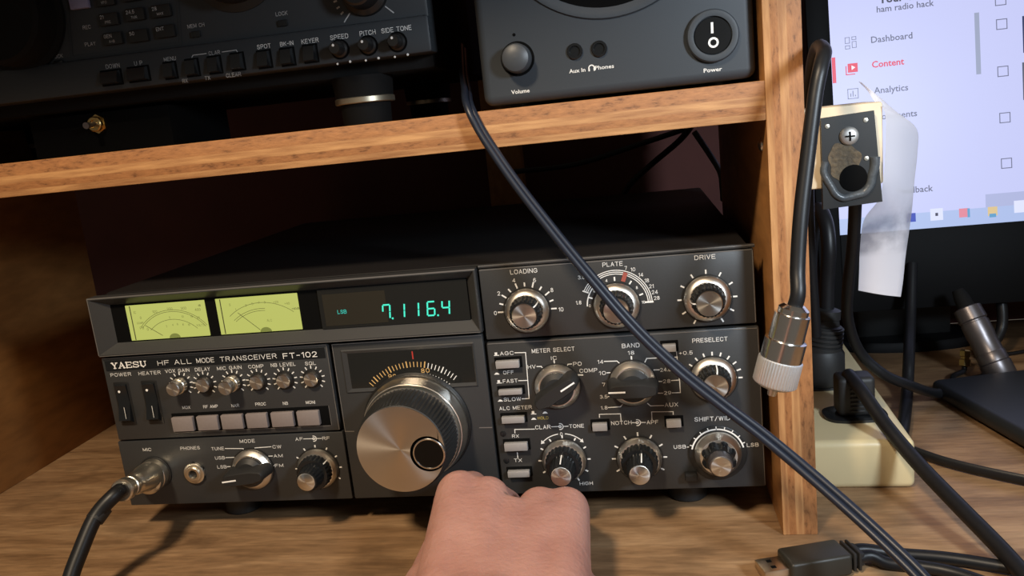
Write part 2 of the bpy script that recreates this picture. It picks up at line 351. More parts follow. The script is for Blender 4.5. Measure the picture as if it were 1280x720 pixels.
# ------------------------------------------------------------------ setting: wall, desk, shelf unit
w = MB().box(-900, 1500, 352, 372, DESK, 900).build('wall_back', M['wall']); w['kind'] = 'structure'
tag(MB().box(-700, 1300, -260, 352, DESK - 25, DESK, bev=1.5).build('desk', M['desk']), 'broad worn brown wooden desk top carrying the shelf unit and the grey transceiver', 'desk')
su = thing('shelf_unit', 'plywood shelf unit with raw layered edges, one long shelf between two upright sides', 'shelf', (0, 0, 0))
B(-152, 373.4, -20, 206, 192, 210, bev=.5).build('shelf_board', M['face'], su, edge_mat=M['plyz'])
B(373.4, 390.5, -20, 206, DESK, 420, bev=.5).build('side_panel', M['face'], su, edge_mat=M['plyx'])
B(-170, -152, -20, 206, DESK, 420, bev=.5).build('side_panel', M['face'], su, edge_mat=M['plyl'])
B(-152, 373.4, -190, 206, 402, 420, bev=.5).build('shade_board', M['face'], su)  # unseen overhanging board, added to shade the upper compartment
sc_ = MB().lathe((373.4, -3, 180), (-1, 0, 0), [(0, 3.2), (.8, 3.0), (1.6, 1.8), (1.9, 0)], 16)
sc_.build('screw', M['nickel'], su)

# ------------------------------------------------------------------ grey transceiver on the desk
T = thing('transceiver', 'grey desktop transceiver with two glowing yellow meters and teal digits, under the shelf', 'radio', (183, 150, DESK))
B(0, 366, 9, 309, 0, 130.5, bev=2).build('cover', M['cover'], T)
c = MB().box(-.5, 367, 2.2, 10, 1.5, 129.5); c.build('front_chassis', M['void'], T)
for fx, fy in ((52, 29), (328.5, 29), (52, 270), (328.5, 270)):
    MB().lathe((fx, fy, DESK), (0, 0, 1), [(0, 10), (1, 11), (13, 11.5), (18.6, 12)], 28).build('foot', M['rubber'], T)

# display bezel: frame with sloping inner walls
X0, X1, Z0, Z1 = -2.0, 225.3, 95.4, 130.2
xi0, xi1, zi0, zi1 = 8.0, 219.3, 101.9, 124.6
def frame(X0, X1, Z0, Z1, xi0, xi1, zi0, zi1, yf, yb, lip=1.1, ob=4.0):
    m = MB(); e = .7
    loops = [[(X0, Z0), (X1, Z0), (X1, Z1), (X0, Z1)], [(X0, Z0), (X1, Z0), (X1, Z1), (X0, Z1)],
             [(X0 + e, Z0 + e), (X1 - e, Z0 + e), (X1 - e, Z1 - e), (X0 + e, Z1 - e)],
             [(X0 + lip, Z0 + lip), (X1 - lip, Z0 + lip), (X1 - lip, Z1 - lip), (X0 + lip, Z1 - lip)],
             [(xi0, zi0), (xi1, zi0), (xi1, zi1), (xi0, zi1)]]
    ys = [ob, yf + e, yf, yf, yb]
    vs = [(x, y, z) for L, y in zip(loops, ys) for x, z in L]
    fs = [(i * 4 + k, i * 4 + (k + 1) % 4, (i + 1) * 4 + (k + 1) % 4, (i + 1) * 4 + k) for i in range(4) for k in range(4)]
    return m.add(vs, fs)
bz = frame(X0, X1, Z0, Z1, xi0, xi1, zi0, zi1, -4.5, 1.2)
bz.build('display_bezel', M['bezel'], T, sharp=20)
B(xi0 - .5, xi1 + .5, 1.4, 2.0, zi0 - .5, zi1 + .5).build('display_backing', M['void'], T)
MB().line([(X0 + .6, Z1 - .3), (X1 - .6, Z1 - .3)], .7, -4.55).line([(X0 + .5, Z1 - .5), (X0 + .5, Z0 + 1)], .5, -4.55).line([(X0 + 1, Z0 + .4), (X1 - 1, Z0 + .4)], .4, -4.55).build('bezel_edge', M['edge'], T)
def meter(x0, x1, kind):
    z0, z1 = 102.7, 123.5; cx = (x0 + x1) / 2
    m = B(x0, x1, .5, 1.3, z0, z1, bev=.25).build('meter', M['meter'], T); y = .42
    k = MB(); pz = z0 - 2.0
    k.rect(x0 + 2.6, x0 + 3.2, z0 + .3, z1 - .3, y)
    if kind == 0:
        k.arc(cx + 3, z0 - 10, 26.6, 38, 138, .22, y, 30); k.arc(cx + 3, z0 - 10, 25.6, 38, 138, .22, y, 30); k.arc(cx + 3, z0 - 10, 21, 45, 132, .22, y, 30)
        for s, dx, dz in (('IC', -19, 16.6), ('0', -16, 13.2), ('100', -6.5, 16.2), ('200', 3, 17.2), ('300', 11.5, 17), ('400', 20, 15.6), ('PO', -16.5, 7.2), ('0', -13, 6.2)):
            k.text(s, cx + dx, z0 + dz, 1.5 if len(s) > 1 else 1.5, y=y, bold=0)
        for s, dx, dz in (('5', 2, 12.2), ('10', 10, 12.2), ('15', 15.5, 11.8), ('20', 19.5, 11), ('2', -1, 7.2), ('4', 3, 7.8), ('6', 6, 8), ('8', 9.4, 7.6), ('10', 13, 7.2), ('COMP', -17, 10.2), ('VOLTS', 20, 6.5), ('dB', 21.5, 18)):
            k.text(s, cx + dx, z0 + dz, 1.2, y=y, bold=0)
        k.line([(cx - 14, z0 + 8.5), (cx - 4.5, z0 + 2.0)], .3, y)
    else:
        k.arc(cx + 2, z0 - 14, 31, 52, 128, .22, y, 30); k.arc(cx + 2, z0 - 14, 27.6, 85, 128, .22, y, 24); k.arc(cx + 2, z0 - 14, 26.4, 85, 127, .22, y, 24)
        for s, dx, dz in (('S', -16, 17), ('1', -13, 14), ('3', -6.5, 16), ('5', -2.5, 16.6), ('7', 1.5, 17), ('9', 5, 17), ('+20', 11.5, 16.6), ('+40', 18, 15.4), ('+60dB', 22.5, 12.2), ('ALC', 6, 6.5)):
            k.text(s, cx + dx, z0 + dz, 1.3, y=y, bold=0)
        k.line([(cx - 12, z0 + 12), (cx - .5, z0 + 1.5)], .3, y)
    k.build('meter_scale', M['meterink'], m)
    pv = [(cx + 3 + 3.4 * cos(pi * q / 16), z0 + .15 + 2.6 * sin(pi * q / 16)) for q in range(17)]
    MB().prism(pv, .3, .55).build('meter_pivot', M['pivot'], m)
    return m
meter(17.6, 66.8, 0); meter(73.6, 122.6, 1)
fd = B(134.5, 218.8, .4, 1.3, 101.9, 124.2).build('frequency_display', M['glassdk'], T)
B(137, 173, .22, .42, 103.5, 121.5).build('window_reflection', M['glassbr'], fd)  # brownish reflection in the window, painted as a flat patch
SEG = {'7': 'abcf', '1': 'bc', '6': 'acdefg', '4': 'bcfg'}
def digit(ch, x, z, w=4.0, h=7.6, y=.12, t=.85, sl=.10):
    m = MB(); g = .25
    P = {'a': ((0, h), (w, h)), 'g': ((0, h / 2), (w, h / 2)), 'd': ((0, 0), (w, 0)), 'f': ((0, h / 2), (0, h)), 'e': ((0, 0), (0, h / 2)), 'b': ((w, h / 2), (w, h)), 'c': ((w, 0), (w, h / 2))}
    for s in SEG[ch]:
        (a, b), (c_, d) = P[s]; l = math.hypot(c_ - a, d - b); ux, uz = (c_ - a) / l, (d - b) / l
        a += ux * .6; b += uz * .6; c_ -= ux * .6; d -= uz * .6
        m.line([(x + a + b * sl, z + b), (x + c_ + d * sl, z + d)], t, y)
    return m
for ch, x in (('7', 170.2), ('1', 178.4), ('1', 186.4), ('6', 195.4), ('4', 203.6)):
    digit(ch, x, 105.7).build('digit', M['vfd'], fd)
for x in (175.6, 201.2): MB().lathe((x, .2, 105.5), (0, -1, 0), [(0, .55), (.1, .5)], 10).build('decimal_point', M['vfd'], fd)
MB().text('LSB', 147.3, 111.2, 2.2, 5.2, y=.12, bold=.02).build('mode_indicator', M['vfddim'], fd)

# panels
def panel(name, x0, x1, z0, z1, y0, mat, bev=.8):
    return B(x0, x1, y0, 6, z0, z1, bev=bev, seg=2).build(name, mat, T)
lp = panel('left_panel', -2.8, 136.4, 42.8, 94.0, -1.6, M['panel'])
MB().line([(-2, 93.5), (135.8, 93.5)], .4, -1.72).line([(135.9, 93), (135.9, 43.6)], .35, -1.72).build('panel_edge', M['edge'], lp)
npl = B(-.8, 134.6, -1.9, -1.2, 86.1, 92.1).build('nameplate', M['blackgloss'], lp)
Y = -1.98
def serif(s, x, z, h, w, y):
    m = MB(); n = len(s); cw = w / n; u = cw * .78; st = .75; th = .45
    for i, ch in enumerate(s):
        a = x + i * cw; b = a + u; mm = (a + b) / 2; z1 = z + h
        L = lambda p, q, ww: m.line([p, q], ww, y)
        if ch == 'Y':
            L((a + .3, z1), (mm, z + h * .45), st); L((b - .3, z1), (mm, z + h * .45), th); L((mm, z), (mm, z + h * .45), st)
            L((a - .2, z1), (a + 1.1, z1), th); L((b - 1, z1), (b + .2, z1), th); L((mm - .7, z), (mm + .7, z), th)
        elif ch == 'A':
            L((a + .2, z), (mm, z1), th); L((mm, z1), (b - .2, z), st); L((a + .8, z + h * .35), (b - .8, z + h * .35), th)
            L((a - .3, z), (a + .8, z), th); L((b - .9, z), (b + .3, z), th)
        elif ch == 'E':
            L((a + .5, z), (a + .5, z1), st); L((a, z1), (b, z1), th); L((a, z), (b, z), th); L((a + .5, z + h / 2), (b - .7, z + h / 2), th)
            L((b, z1), (b, z1 - .7), th); L((b, z), (b, z + .7), th)
        elif ch == 'S':
            m.line([(a + px / 4 * u, z + pz / 6 * h) for px, pz in STROKES['S'][1][0]], .5, y); L((b - .1, z1 - 1.0), (b - .1, z1), .35); L((a, z), (a, z + 1.0), .35)
        elif ch == 'U':
            L((a + .5, z + .8), (a + .5, z1), st); L((b - .4, z + .8), (b - .4, z1), th); L((a + .5, z + .8), (mm, z), st); L((mm, z), (b - .4, z + .8), th)
            L((a, z1), (a + 1, z1), th); L((b - .9, z1), (b + .2, z1), th)
    return m
serif('YAESU', 3.4, 87.5, 3.2, 22.8, Y).build('lettering', M['legendw'], npl)
# words across the nameplate: HF 32.5-42.5, ALL 45.5-57, MODE 61-78 scaled onto the measured spans
nm = MB()
for s, a, b in (('HF', 32.6, 39.8), ('ALL', 43.2, 53.8), ('MODE', 57.0, 67.9), ('TRANSCEIVER', 71.6, 105.9)):
    nm.text(s, (a + b) / 2, 89.0, 2.8, b - a, y=Y, bold=.006)
nm.text('FT-102', 119.8, 88.6, 3.2, 20.2, y=Y, bold=.02)
nm.build('lettering', M['legendw'], npl)
y = -1.75
lt = MB()
for s, a, b, z in (('POWER', 1.2, 14.4, 83.5), ('HEATER', 19.2, 33.2, 83.4), ('VOX GAIN', 36.2, 51.4, 83.8), ('DELAY', 54.9, 64.2, 83.7), ('MIC GAIN', 68.6, 83.6, 83.6), ('COMP', 87.8, 97, 83.5), ('NB LEVEL', 101.4, 116.2, 83.6), ('SQL', 121.9, 128.2, 83.4)):
    lt.text(s, (a + b) / 2, z, 2.1, b - a, y=y, bold=.02)
for s, x, z in (('MOX', 45, 61.3), ('RF AMP', 60.2, 61.1), ('NAR', 75.6, 60.9), ('PROC', 91.2, 61), ('NB', 106.3, 60.7), ('MONI', 121.4, 60.5)):
    lt.text(s, x, z, 1.9, y=y, bold=.02)
SK = [(44.6, 75.4, 9.5, 1), (59.3, 74.9, 3.6, 0), (77.2, 74.9, 11, 1), (92.3, 74.7, 3.6, 0), (108.5, 74.6, 3.6, 0), (124.9, 74.6, 3.6, 0)]
for x, z, L, d in SK: lt.ticks(x, z, 6.0, 7.1, [225 - 27 * i for i in range(11)], .65, y)
lt.build('lettering', M['legend'], lp)
for x, z, L, d in SK:
    k = MB().lathe((x, -1.6, z), (0, -1, 0), [(0, 5.6), (.5, 5.6), (.7, 4.9), (1.2, 4.9)], 32).build('trim_knob', M['black'], lp)
    if d: MB().lathe((x, -1.6, z), (0, -1, 0), [(.3, 4.6), (4.6, 4.6), (4.9, 4.3), (5.1, 3.0), (L - 4.2, 3.0)], 32).build('outer_ring', M['nickel'], k)
    MB().lathe((x, -1.6, z), (0, -1, 0), [((L - 4.4) if d else .6, 4.1), (L - .5, 4.1), (L, 3.7), (L + .02, 0)], 32).build('knob_cap', M['spun'], k)
for x in (6.6, 24.4):
    r = B(x - 5.0, x + 5.0, -2.0, 0, 52.0, 79.0, bev=.6).build('rocker_switch', M['black'], lp)
    q = MB(); q.add([(x - 3.7, -1.8, 54), (x + 3.7, -1.8, 54), (x + 3.7, -5.2, 56.2), (x - 3.7, -5.2, 56.2), (x - 3.7, -2.4, 66), (x + 3.7, -2.4, 66), (x - 3.7, -3.4, 77), (x + 3.7, -3.4, 77), (x - 3.7, -1.8, 78), (x + 3.7, -1.8, 78)],
                    [(0, 1, 2, 3), (3, 2, 5, 4), (4, 5, 7, 6), (6, 7, 9, 8), (0, 3, 4, 6, 8), (1, 9, 7, 5, 2)])
    q.build('rocker', M['blackgloss'], r)
    MB().lathe((x - 1.2, -3.05, 73.5), (0, -1, 0), [(0, .8), (.12, .75)], 12).build('white_dot', M['legendw'], r)
    MB().line([(x + 1.5, 64.5), (x + 1.4, 57.5)], .28, -5.4).build('rocker_glint', M['legend'], r)  # highlight on the rocker, drawn as a thin pale line
br = B(34.6, 131.6, -1.85, 0, 46.2, 58.0, bev=.3).build('button_recess', M['void'], lp)
for a, b in ((35.6, 48.9), (51.4, 64.4), (66.6, 79.8), (82, 94.8), (97.3, 110.7), (113, 126.2)):
    B(a, b, -4.6, -1.7, 47.5, 56.2, bev=.5).build('push_button', M['buttonm'], lp)
MB().line([(35, 46.0), (131, 46.0)], .35, -1.75).line([(131.8, 46.3), (131.8, 57.8)], .3, -1.75).build('recess_edge', M['edge'], lp)

lo = panel('lower_panel', -4.4, 137.2, .2, 41.8, -.8, M['panel_lo'])
y = -.95
lt = MB().text('MIC', 14, 36, 2.0, 5.4, y=y, bold=.02).text('PHONES', 41.8, 35.8, 2.0, 12.4, y=y, bold=.02).text('MODE', 78.5, 38.6, 2.1, 9.4, y=y, bold=.02)
for s, a, b, z in (('TUNE', 55.2, 63.2, 34.7), ('USB', 56.5, 62.6, 28.9), ('LSB', 56.8, 62.6, 23.2), ('CW', 93.5, 98.9, 34.3), ('AM', 93.2, 98.8, 28.7), ('FM', 93, 98.1, 22.7), ('AF', 108.2, 112.8, 38.4), ('RF', 124.6, 129, 38.2)):
    lt.text(s, (a + b) / 2, z, 2.0, b - a, y=y, bold=.02)
lt.line([(64, 34.6), (75.2, 34.1), (75.5, 32.3)], .45, y).line([(63.3, 28.9), (69, 28.9)], .45, y).line([(63.2, 23.2), (65, 23.2)], .5, y).line([(92.6, 34.5), (82.6, 34.2), (82, 31.8)], .45, y).line([(92.4, 28.7), (87.4, 28.7)], .5, y).line([(92.2, 22.7), (90.7, 22.7)], .6, y)
lt.line([(113.3, 38.4), (119, 38.3)], .4, y).line([(120.4, 38.3), (124, 38.2)], .4, y).arc(119.4, 38.3, 1.6, 100, -100, .45, y, 12).arc(119.4, 38.3, .6, 0, 360, .5, y, 8)
lt.ticks(119.4, 20.2, 12.2, 13.8, [90 - 30 * i for i in range(-4, 5)], .8, y)
lt.build('lettering', M['legend'], lo)
# microphone socket and phone jack
ms = MB().lathe((16.6, -.8, 21.2), (0, -1, 0), [(0, 10.2), (.8, 10.2), (1.2, 9.6), (1.2, 8.6), (.4, 8.4), (.4, 0)], 36).build('microphone_socket', M['black'], lo)
pj_ = MB().lathe((42.0, -.8, 20.2), (0, -1, 0), [(0, 7.2), (1.2, 7.2)], 6).build('jack_base', M['black'], lo)
MB().lathe((42.0, -.8, 20.2), (0, -1, 0), [(.2, 6.6), (1.6, 6.4), (2.0, 5.8), (2.0, 4.6), (2.7, 4.4), (3.0, 4.0), (3.0, 2.7), (.2, 2.5)], 36).build('phone_jack', M['nickel'], lo)
MB().lathe((42.0, -.8, 20.2), (0, -1, 0), [(.1, 2.7), (.9, 2.7)], 24).build('jack_hole', M['void'], lo)

# tuning panel with dial window
tp = panel('tuning_panel', 138.4, 224.4, .2, 93.6, -.8, M['panel'])
MB().line([(139, 93.1), (223.8, 93.1)], .4, -.95).line([(139, 93), (139, 42)], .4, -.95).build('panel_edge', M['edge'], tp)
MB().line([(139, 41.8), (144, 41.6)], .6, -.95).build('panel_scribe', M['edge'], tp); MB().line([(217, 40.4), (223.8, 40.2)], .6, -.95).build('panel_scribe', M['edge'], tp)
fw = frame(143.4, 219.2, 64.4, 89.6, 147.2, 217.8, 67.2, 87.2, -1.6, -.9, .6, -.4)
fw.build('window_frame', M['bezel'], tp, sharp=20)
dw = B(147, 218, -1.05, -.7, 67, 87.4).build('dial_window', M['glassdk'], tp)
CX, CZ = 183.2, 44.2
for i, a in enumerate([134.5 - 3.35 * j for j in range(27)]):
    pass
lit = MB(); dim = MB()
for j in range(27):
    a = 135.0 - 3.35 * j; (lit if j < 18 else dim).ticks(CX, CZ, 33.6, 36.6 if j % 5 == 2 else 36.2, [a], .65 if j % 5 == 2 else .42, -1.12)
for j in range(27):
    a = 132.0 - 3.2 * j; dim.ticks(CX, CZ, 29.3, 30.1, [a], .5, -1.12)
lit.text('90', 171.2, 72.9, 2.5, 4.6, y=-1.12, bold=.02); lit.text('80', 190.4, 75.2, 2.5, 4.8, y=-1.12, bold=.02)
lit.build('dial_scale', M['diallit'], dw); dim.build('dial_scale', M['legend'], dw)
MB().line([(184.4, 82.4), (184.4, 86.2)], .7, -1.15).build('red_pointer', emit('red_pointer', (.8, .05, .03), .6), dw)
KX, KZ = 181.9, 44.0
tk = MB().lathe((KX, -.9, KZ), (0, -1, 0), [(0, 30.8), (1.4, 30.8), (2.0, 30.2), (2.0, 28)], 96).build('tuning_knob', M['black'], tp)
MB().lathe((KX, -.9, KZ), (0, -1, 0), [(1.8, 29.0), (3.0, 29.4), (6.0, 29.4), (6.8, 29.1), (11.6, 27.9), (11.7, 27.5), (12.5, 27.5), (13.6, 27.0), (14.6, 26.6), (14.6, 23)], 128).build('knob_skirt', M['skirt'], tk)
MB().lathe((KX, -.9, KZ), (0, -1, 0), [(14.2, 25.8), (15, 26.4, .8), (22, 26.0, .8), (28, 25.4, .8), (33.6, 24.3, .5), (34.4, 23.9), (34.6, 23.6), (34.4, 20)], 288, flutes=72).build('knob_grip', M['rubber'], tk)
# spun face with a finger dimple cut through it
DX, DZ, DR = KX + 14.6, KZ - 2.9, 9.7
def face_with_hole():
    m = MB(); n = 160; vs = []; fs = []
    R = 23.5
    outer = [(R * cos(2 * pi * k / n), R * sin(2 * pi * k / n)) for k in range(n)]
    ox, oz = 14.6, -2.9
    def inhole(x, z): return (x - ox) ** 2 + (z - oz) ** 2 < DR * DR
    rings = 40
    bm = bmesh.new()
    poly = []
    # outline of disc minus circle (the hole breaks through the rim)
    ang = [2 * pi * k / 720 for k in range(720)]
    keep = [a for a in ang if not inhole(R * cos(a), R * sin(a))]
    # order keep so that it starts after the gap
    start = next(i for i in range(720) if inhole(R * cos(ang[i - 1]), R * sin(ang[i - 1])) and not inhole(R * cos(ang[i]), R * sin(ang[i])))
    seq = [ang[(start + i) % 720] for i in range(720)]; seq = [a for a in seq if not inhole(R * cos(a), R * sin(a))]
    poly = [(R * cos(a), R * sin(a)) for a in seq[::4]] + [(R * cos(seq[-1]), R * sin(seq[-1]))]
    p0 = poly[0]; p1 = poly[-1]
    a1 = math.atan2(p1[1] - oz, p1[0] - ox); a0 = math.atan2(p0[1] - oz, p0[0] - ox)
    while a0 > a1: a0 -= 2 * pi
    k = 60; poly += [(ox + DR * cos(a1 + (a0 - a1) * i / k), oz + DR * sin(a1 + (a0 - a1) * i / k)) for i in range(1, k)]
    # make the centre the hub: fan is valid because the outline is star-shaped about it
    return [(KX + x, KZ + z) for x, z in poly]
P = face_with_hole(); m = MB(); n = len(P)
vs = [(x, -35.9, z) for x, z in P] + [(x, -34.9, z) for x, z in P]
fs = [tuple(range(n))] + [(i, i + n, (i + 1) % n + n, (i + 1) % n) for i in range(n)]
m.add(vs, fs); bmesh.ops.triangulate(m.bm, faces=[f for f in m.bm.faces if len(f.verts) > 4])
m.build('knob_face', M['spun'], tk, sharp=40)
MB().lathe((KX, -.9, KZ), (0, -1, 0), [(33, 23.4), (33.9, 23.4)], 64).build('face_backing', M['black'], tk)
MB().lathe((DX + .4, -34.7, DZ), (0, -1, 0), [(0, 8.6), (1.4, 8.6), (1.7, 8.3), (1.7, 7.8), (1.2, 7.6)], 48).build('dimple_ring', M['chrome'], tk)
MB().lathe((DX + .4, -34.7, DZ), (0, -1, 0), [(1.25, 7.9), (-.3, 7.2), (-1.8, 5.2), (-2.8, 2.6), (-3.1, 0)], 48).build('finger_dimple', M['bowl'], tk)

# right-hand panels
ru = panel('upper_right_panel', 226.4, 367.6, 90.2, 129.0, -.8, M['panel'])
B(226, 368.4, -.4, 3, 129.4, 131.2, bev=.5).build('top_trim', M['bezel'], ru)
MB().line([(227, 128.5), (366.5, 128.6)], .45, -.95).line([(366.9, 128), (367.0, 91)], .4, -.95).line([(226.5, 130.6), (368, 130.8)], .4, -.45).build('panel_edge', M['edge'], ru)
rl = panel('control_panel', 226.0, 368.6, -.2, 88.6, -.8, M['panel'], 1.2)
MB().line([(227, 87.9), (367.5, 87.6)], .4, -.95).line([(367.8, 87), (368.0, 1)], .3, -.95).build('panel_edge', M['edge'], rl)
y = -.95
def rot_knob(x, z, parent, base_r=11.9, L=13.0, ptr=45):
    k = MB().lathe((x, -.8, z), (0, -1, 0), [(0, 12.6), (.9, 12.6), (1.0, 11.9)], 64).build('control_knob', M['black'], parent)
    MB().lathe((x, -.8, z), (0, -1, 0), [(.8, base_r), (1.8, base_r), (2.4, base_r - .4), (4.2, 9.4), (4.4, 8.6)], 64).build('knob_skirt', M['skirt'], k)
    MB().lathe((x, -.8, z), (0, -1, 0), [(3.8, 9.0), (4.3, 9.0, .5), (L - 3.5, 8.2, .7), (L - 1.4, 7.6, .4), (L - .9, 7.0)], 120, flutes=24).build('knob_grip', M['blackgloss'], k)
    MB().lathe((x, -.8, z), (0, -1, 0), [(L - 1.2, 6.5), (L - .3, 6.5), (L, 6.2), (L + .01, 0)], 48).build('knob_cap', M['spun'], k)
    a = radians(ptr); c_, s_ = cos(a), sin(a)
    q = MB(); pts = [(8.9, 5.0), (8.55, L - 3.2), (7.9, L - 1.2), (6.5, L - .75)]
    vs = []
    for r_, d in pts:
        for sgn in (-1, 1): vs.append((x + (r_ + .12) * c_ - sgn * .35 * s_, -.8 - d - .1, z + (r_ + .12) * s_ + sgn * .35 * c_))
    q.add(vs, [(2 * i, 2 * i + 1, 2 * i + 3, 2 * i + 2) for i in range(len(pts) - 1)]); q.build('pointer_line', M['legendw'], k)
    return k
def dual_knob(x, z, parent, L=22.0, cap=5.3, p1=90, p2=140):
    k = MB().lathe((x, -.8, z), (0, -1, 0), [(0, 12.7), (.9, 12.7), (1.0, 12)], 64).build('dual_control_knob', M['black'], parent)
    MB().lathe((x, -.8, z), (0, -1, 0), [(.8, 12.0), (2.2, 12.0), (2.8, 11.6), (4.6, 10.4), (4.8, 9.6)], 64).build('knob_skirt', M['skirt'], k)
    MB().lathe((x, -.8, z), (0, -1, 0), [(4.2, 10.2), (4.6, 10.2, .5), (9.4, 9.6, .6), (10.2, 9.0), (10.4, 6.6)], 120, flutes=26).build('outer_grip', M['blackgloss'], k)
    MB().lathe((x, -.8, z), (0, -1, 0), [(10.0, 7.2), (10.6, 7.2, .5), (L - 1.6, 6.2, .5), (L - .8, 5.8)], 96, flutes=20).build('inner_grip', M['blackgloss'], k)
    MB().lathe((x, -.8, z), (0, -1, 0), [(L - 1.0, cap), (L - .2, cap), (L, cap - .3), (L + .01, 0)], 40).build('knob_cap', M['spun'], k)
    for r_, d0, d1, r2, an in ((10.35, 4.9, 9.6, 9.8, p2), (7.3, 10.8, L - 1.4, 6.4, p1)):
        a = radians(an); c_, s_ = cos(a), sin(a); vs = []
        for rr, d in ((r_, d0), (r2, d1)):
            for sgn in (-1, 1): vs.append((x + (rr + .1) * c_ - sgn * .33 * s_, -.8 - d, z + (rr + .1) * s_ + sgn * .33 * c_))
        MB().add(vs, [(0, 1, 3, 2)]).build('pointer_line', M['legendw'], k)
    return k
def bar_knob(x, z, parent, ang, H=15.0, hl=12.6, hw=4.0):
    k = MB().lathe((x, -.8, z), (0, -1, 0), [(0, 12.9), (.9, 12.9), (1.0, 12)], 64).build('selector_knob', M['black'], parent)
    MB().lathe((x, -.8, z), (0, -1, 0), [(.8, 12.3), (2.0, 12.3), (2.6, 11.9), (4.6, 9.8), (4.8, 8)], 64).build('knob_skirt', M['skirt'], k)
    a = radians(ang); u = Vector((cos(a), 0, sin(a))); v = Vector((-sin(a), 0, cos(a)))
    q = MB()
    q.lathe((x, -.8, z), (0, -1, 0), [(4.2, 9.2), (6.2, 8.9), (8.4, 6.5), (8.6, 3)], 48)
    levels = [(3.4, hl + 1.0, hw + .9), (6, hl + .8, hw + .6), (H - 1.2, hl, hw), (H, hl - .8, hw - .8)]
    N = 28; vs = []
    for d, L_, W_ in levels:
        for i in range(N):
            th = 2 * pi * i / N; cx_, sz = cos(th), sin(th)
            px = math.copysign(abs(cx_) ** .45, cx_) * L_; pz = math.copysign(abs(sz) ** .55, sz) * W_ * (1.0 if px > -L_ * .6 else .85)
            p = Vector((x, -.8 - d, z)) + u * px + v * pz; vs.append(p)
    fs = [(i * N + j, i * N + (j + 1) % N, (i + 1) * N + (j + 1) % N, (i + 1) * N + j) for i in range(len(levels) - 1) for j in range(N)]
    fs.append(tuple((len(levels) - 1) * N + j for j in range(N))); q.add(vs, fs)
    q.build('bar_grip', M['rubber'], k)
    p0 = Vector((x, 0, z)) + u * 4.2; p1 = Vector((x, 0, z)) + u * (hl - .6)
    MB().line([(p0.x, p0.z), (p1.x, p1.z)], .9, -.8 - H - .08).build('pointer_line', M['legendw'], k)
    return k
rot_knob(250.2, 105.2, ru, ptr=38); rot_knob(297.4, 104.6, ru, ptr=120); rot_knob(343.6, 105.1, ru, ptr=178)
rot_knob(344.2, 61.8, rl, ptr=80, L=14)
dual_knob(262.2, 19.6, rl, p1=90, p2=165); dual_knob(303.0, 19.0, rl, p1=78, p2=155)
dual_knob(119.4, 20.2, lo, L=19, cap=5.2, p1=150, p2=40)
bar_knob(262.4, 62.2, rl, 31); bar_knob(302.6, 61.8, rl, 179); bar_knob(79.4, 21.4, lo, 186)
# shift / width: lobed knob on a wide skirt inside a black lever ring
sx, sz = 344.4, 20.4
lv = MB().lathe((sx, -.8, sz), (0, -1, 0), [(0, 15.2), (.9, 15.2), (1.2, 14.6), (1.2, 12)], 64); lv.box(sx - 18, sx - 11.5, -6, -.9, sz - 14.0, sz - 9.8, bev=.8, rot=None)
sk = lv.build('shift_knob', M['black'], rl)
MB().lathe((sx, -.8, sz), (0, -1, 0), [(1, 12.3), (2.4, 12.3), (3.2, 11.9), (6.5, 9.6), (6.8, 8.4)], 64).build('knob_skirt', M['skirt'], sk)
MB().lathe((sx, -.8, sz), (0, -1, 0), [(6.2, 9.4), (6.8, 9.4, 1.3), (10.5, 8.6, 1.6), (12, 7.4, .6), (12.2, 6)], 120, flutes=8).build('lobed_grip', M['blackgloss'], sk)
MB().lathe((sx, -.8, sz), (0, -1, 0), [(11.6, 6.4), (16.5, 6.0), (17.4, 5.8)], 40).build('inner_grip', M['gunmetal'], sk)
MB().lathe((sx, -.8, sz), (0, -1, 0), [(17.2, 5.4), (18, 5.4), (18.3, 5.1), (18.31, 0)], 40).build('knob_cap', M['spun'], sk)

lt = MB()
lt.text('LOADING', 250.5, 126.3, 2.4, 14.4, y=y, bold=.015).text('PLATE', 297, 126.5, 2.3, 10.4, y=y, bold=.015).text('DRIVE', 343.6, 126.5, 2.3, 10.4, y=y, bold=.02)
lt.ticks(250.2, 105.1, 13.2, 15.4, [180 - 36 * i for i in range(6)], .8, y).ticks(250.2, 105.1, 13.4, 14.8, [162 - 36 * i for i in range(5)], .8, y)
for s, x, z in (('0', 233, 104.8), ('2', 236, 115.4), ('4', 244.8, 121.8), ('6', 255.8, 121.2), ('8', 264.4, 115.2), ('10', 268.2, 104.4)): lt.text(s, x, z, 2.2, y=y, bold=.015)
lt.ticks(343.6, 105.0, 13.2, 14.6, [90 + 30 * i for i in range(-5, 6) if True], .8, y)
for r_, a0, a1 in ((18.4, 2, 118), (17.4, 2, 118), (16.4, 2, 118)): lt.arc(297.4, 104.8, r_, a0, a1, .42, y, 36)
for r_, a0, a1 in ((18.4, 124, 152), (17.4, 124, 152), (16.4, 100, 152)): lt.arc(297.4, 104.8, r_, a0, a1, .42, y, 16)
lt.arc(297.4, 104.8, 15.2, 124, 178, .6, y, 20); lt.line([(280.6, 113.4), (283.2, 112.3)], .6, y); lt.line([(312.6, 105.2), (316, 105.2)], .9, y)
for s, x, z in (('1.8', 277.8, 107.4), ('3.5', 280.4, 120.8), ('7', 303.6, 123.9), ('10', 307.2, 122.9), ('14', 311, 119.8), ('18', 313.8, 116.6), ('21', 315.9, 113.4), ('24', 317.4, 110.2), ('28', 318.2, 107)): lt.text(s, x, z, 2.0, y=y, bold=.015)
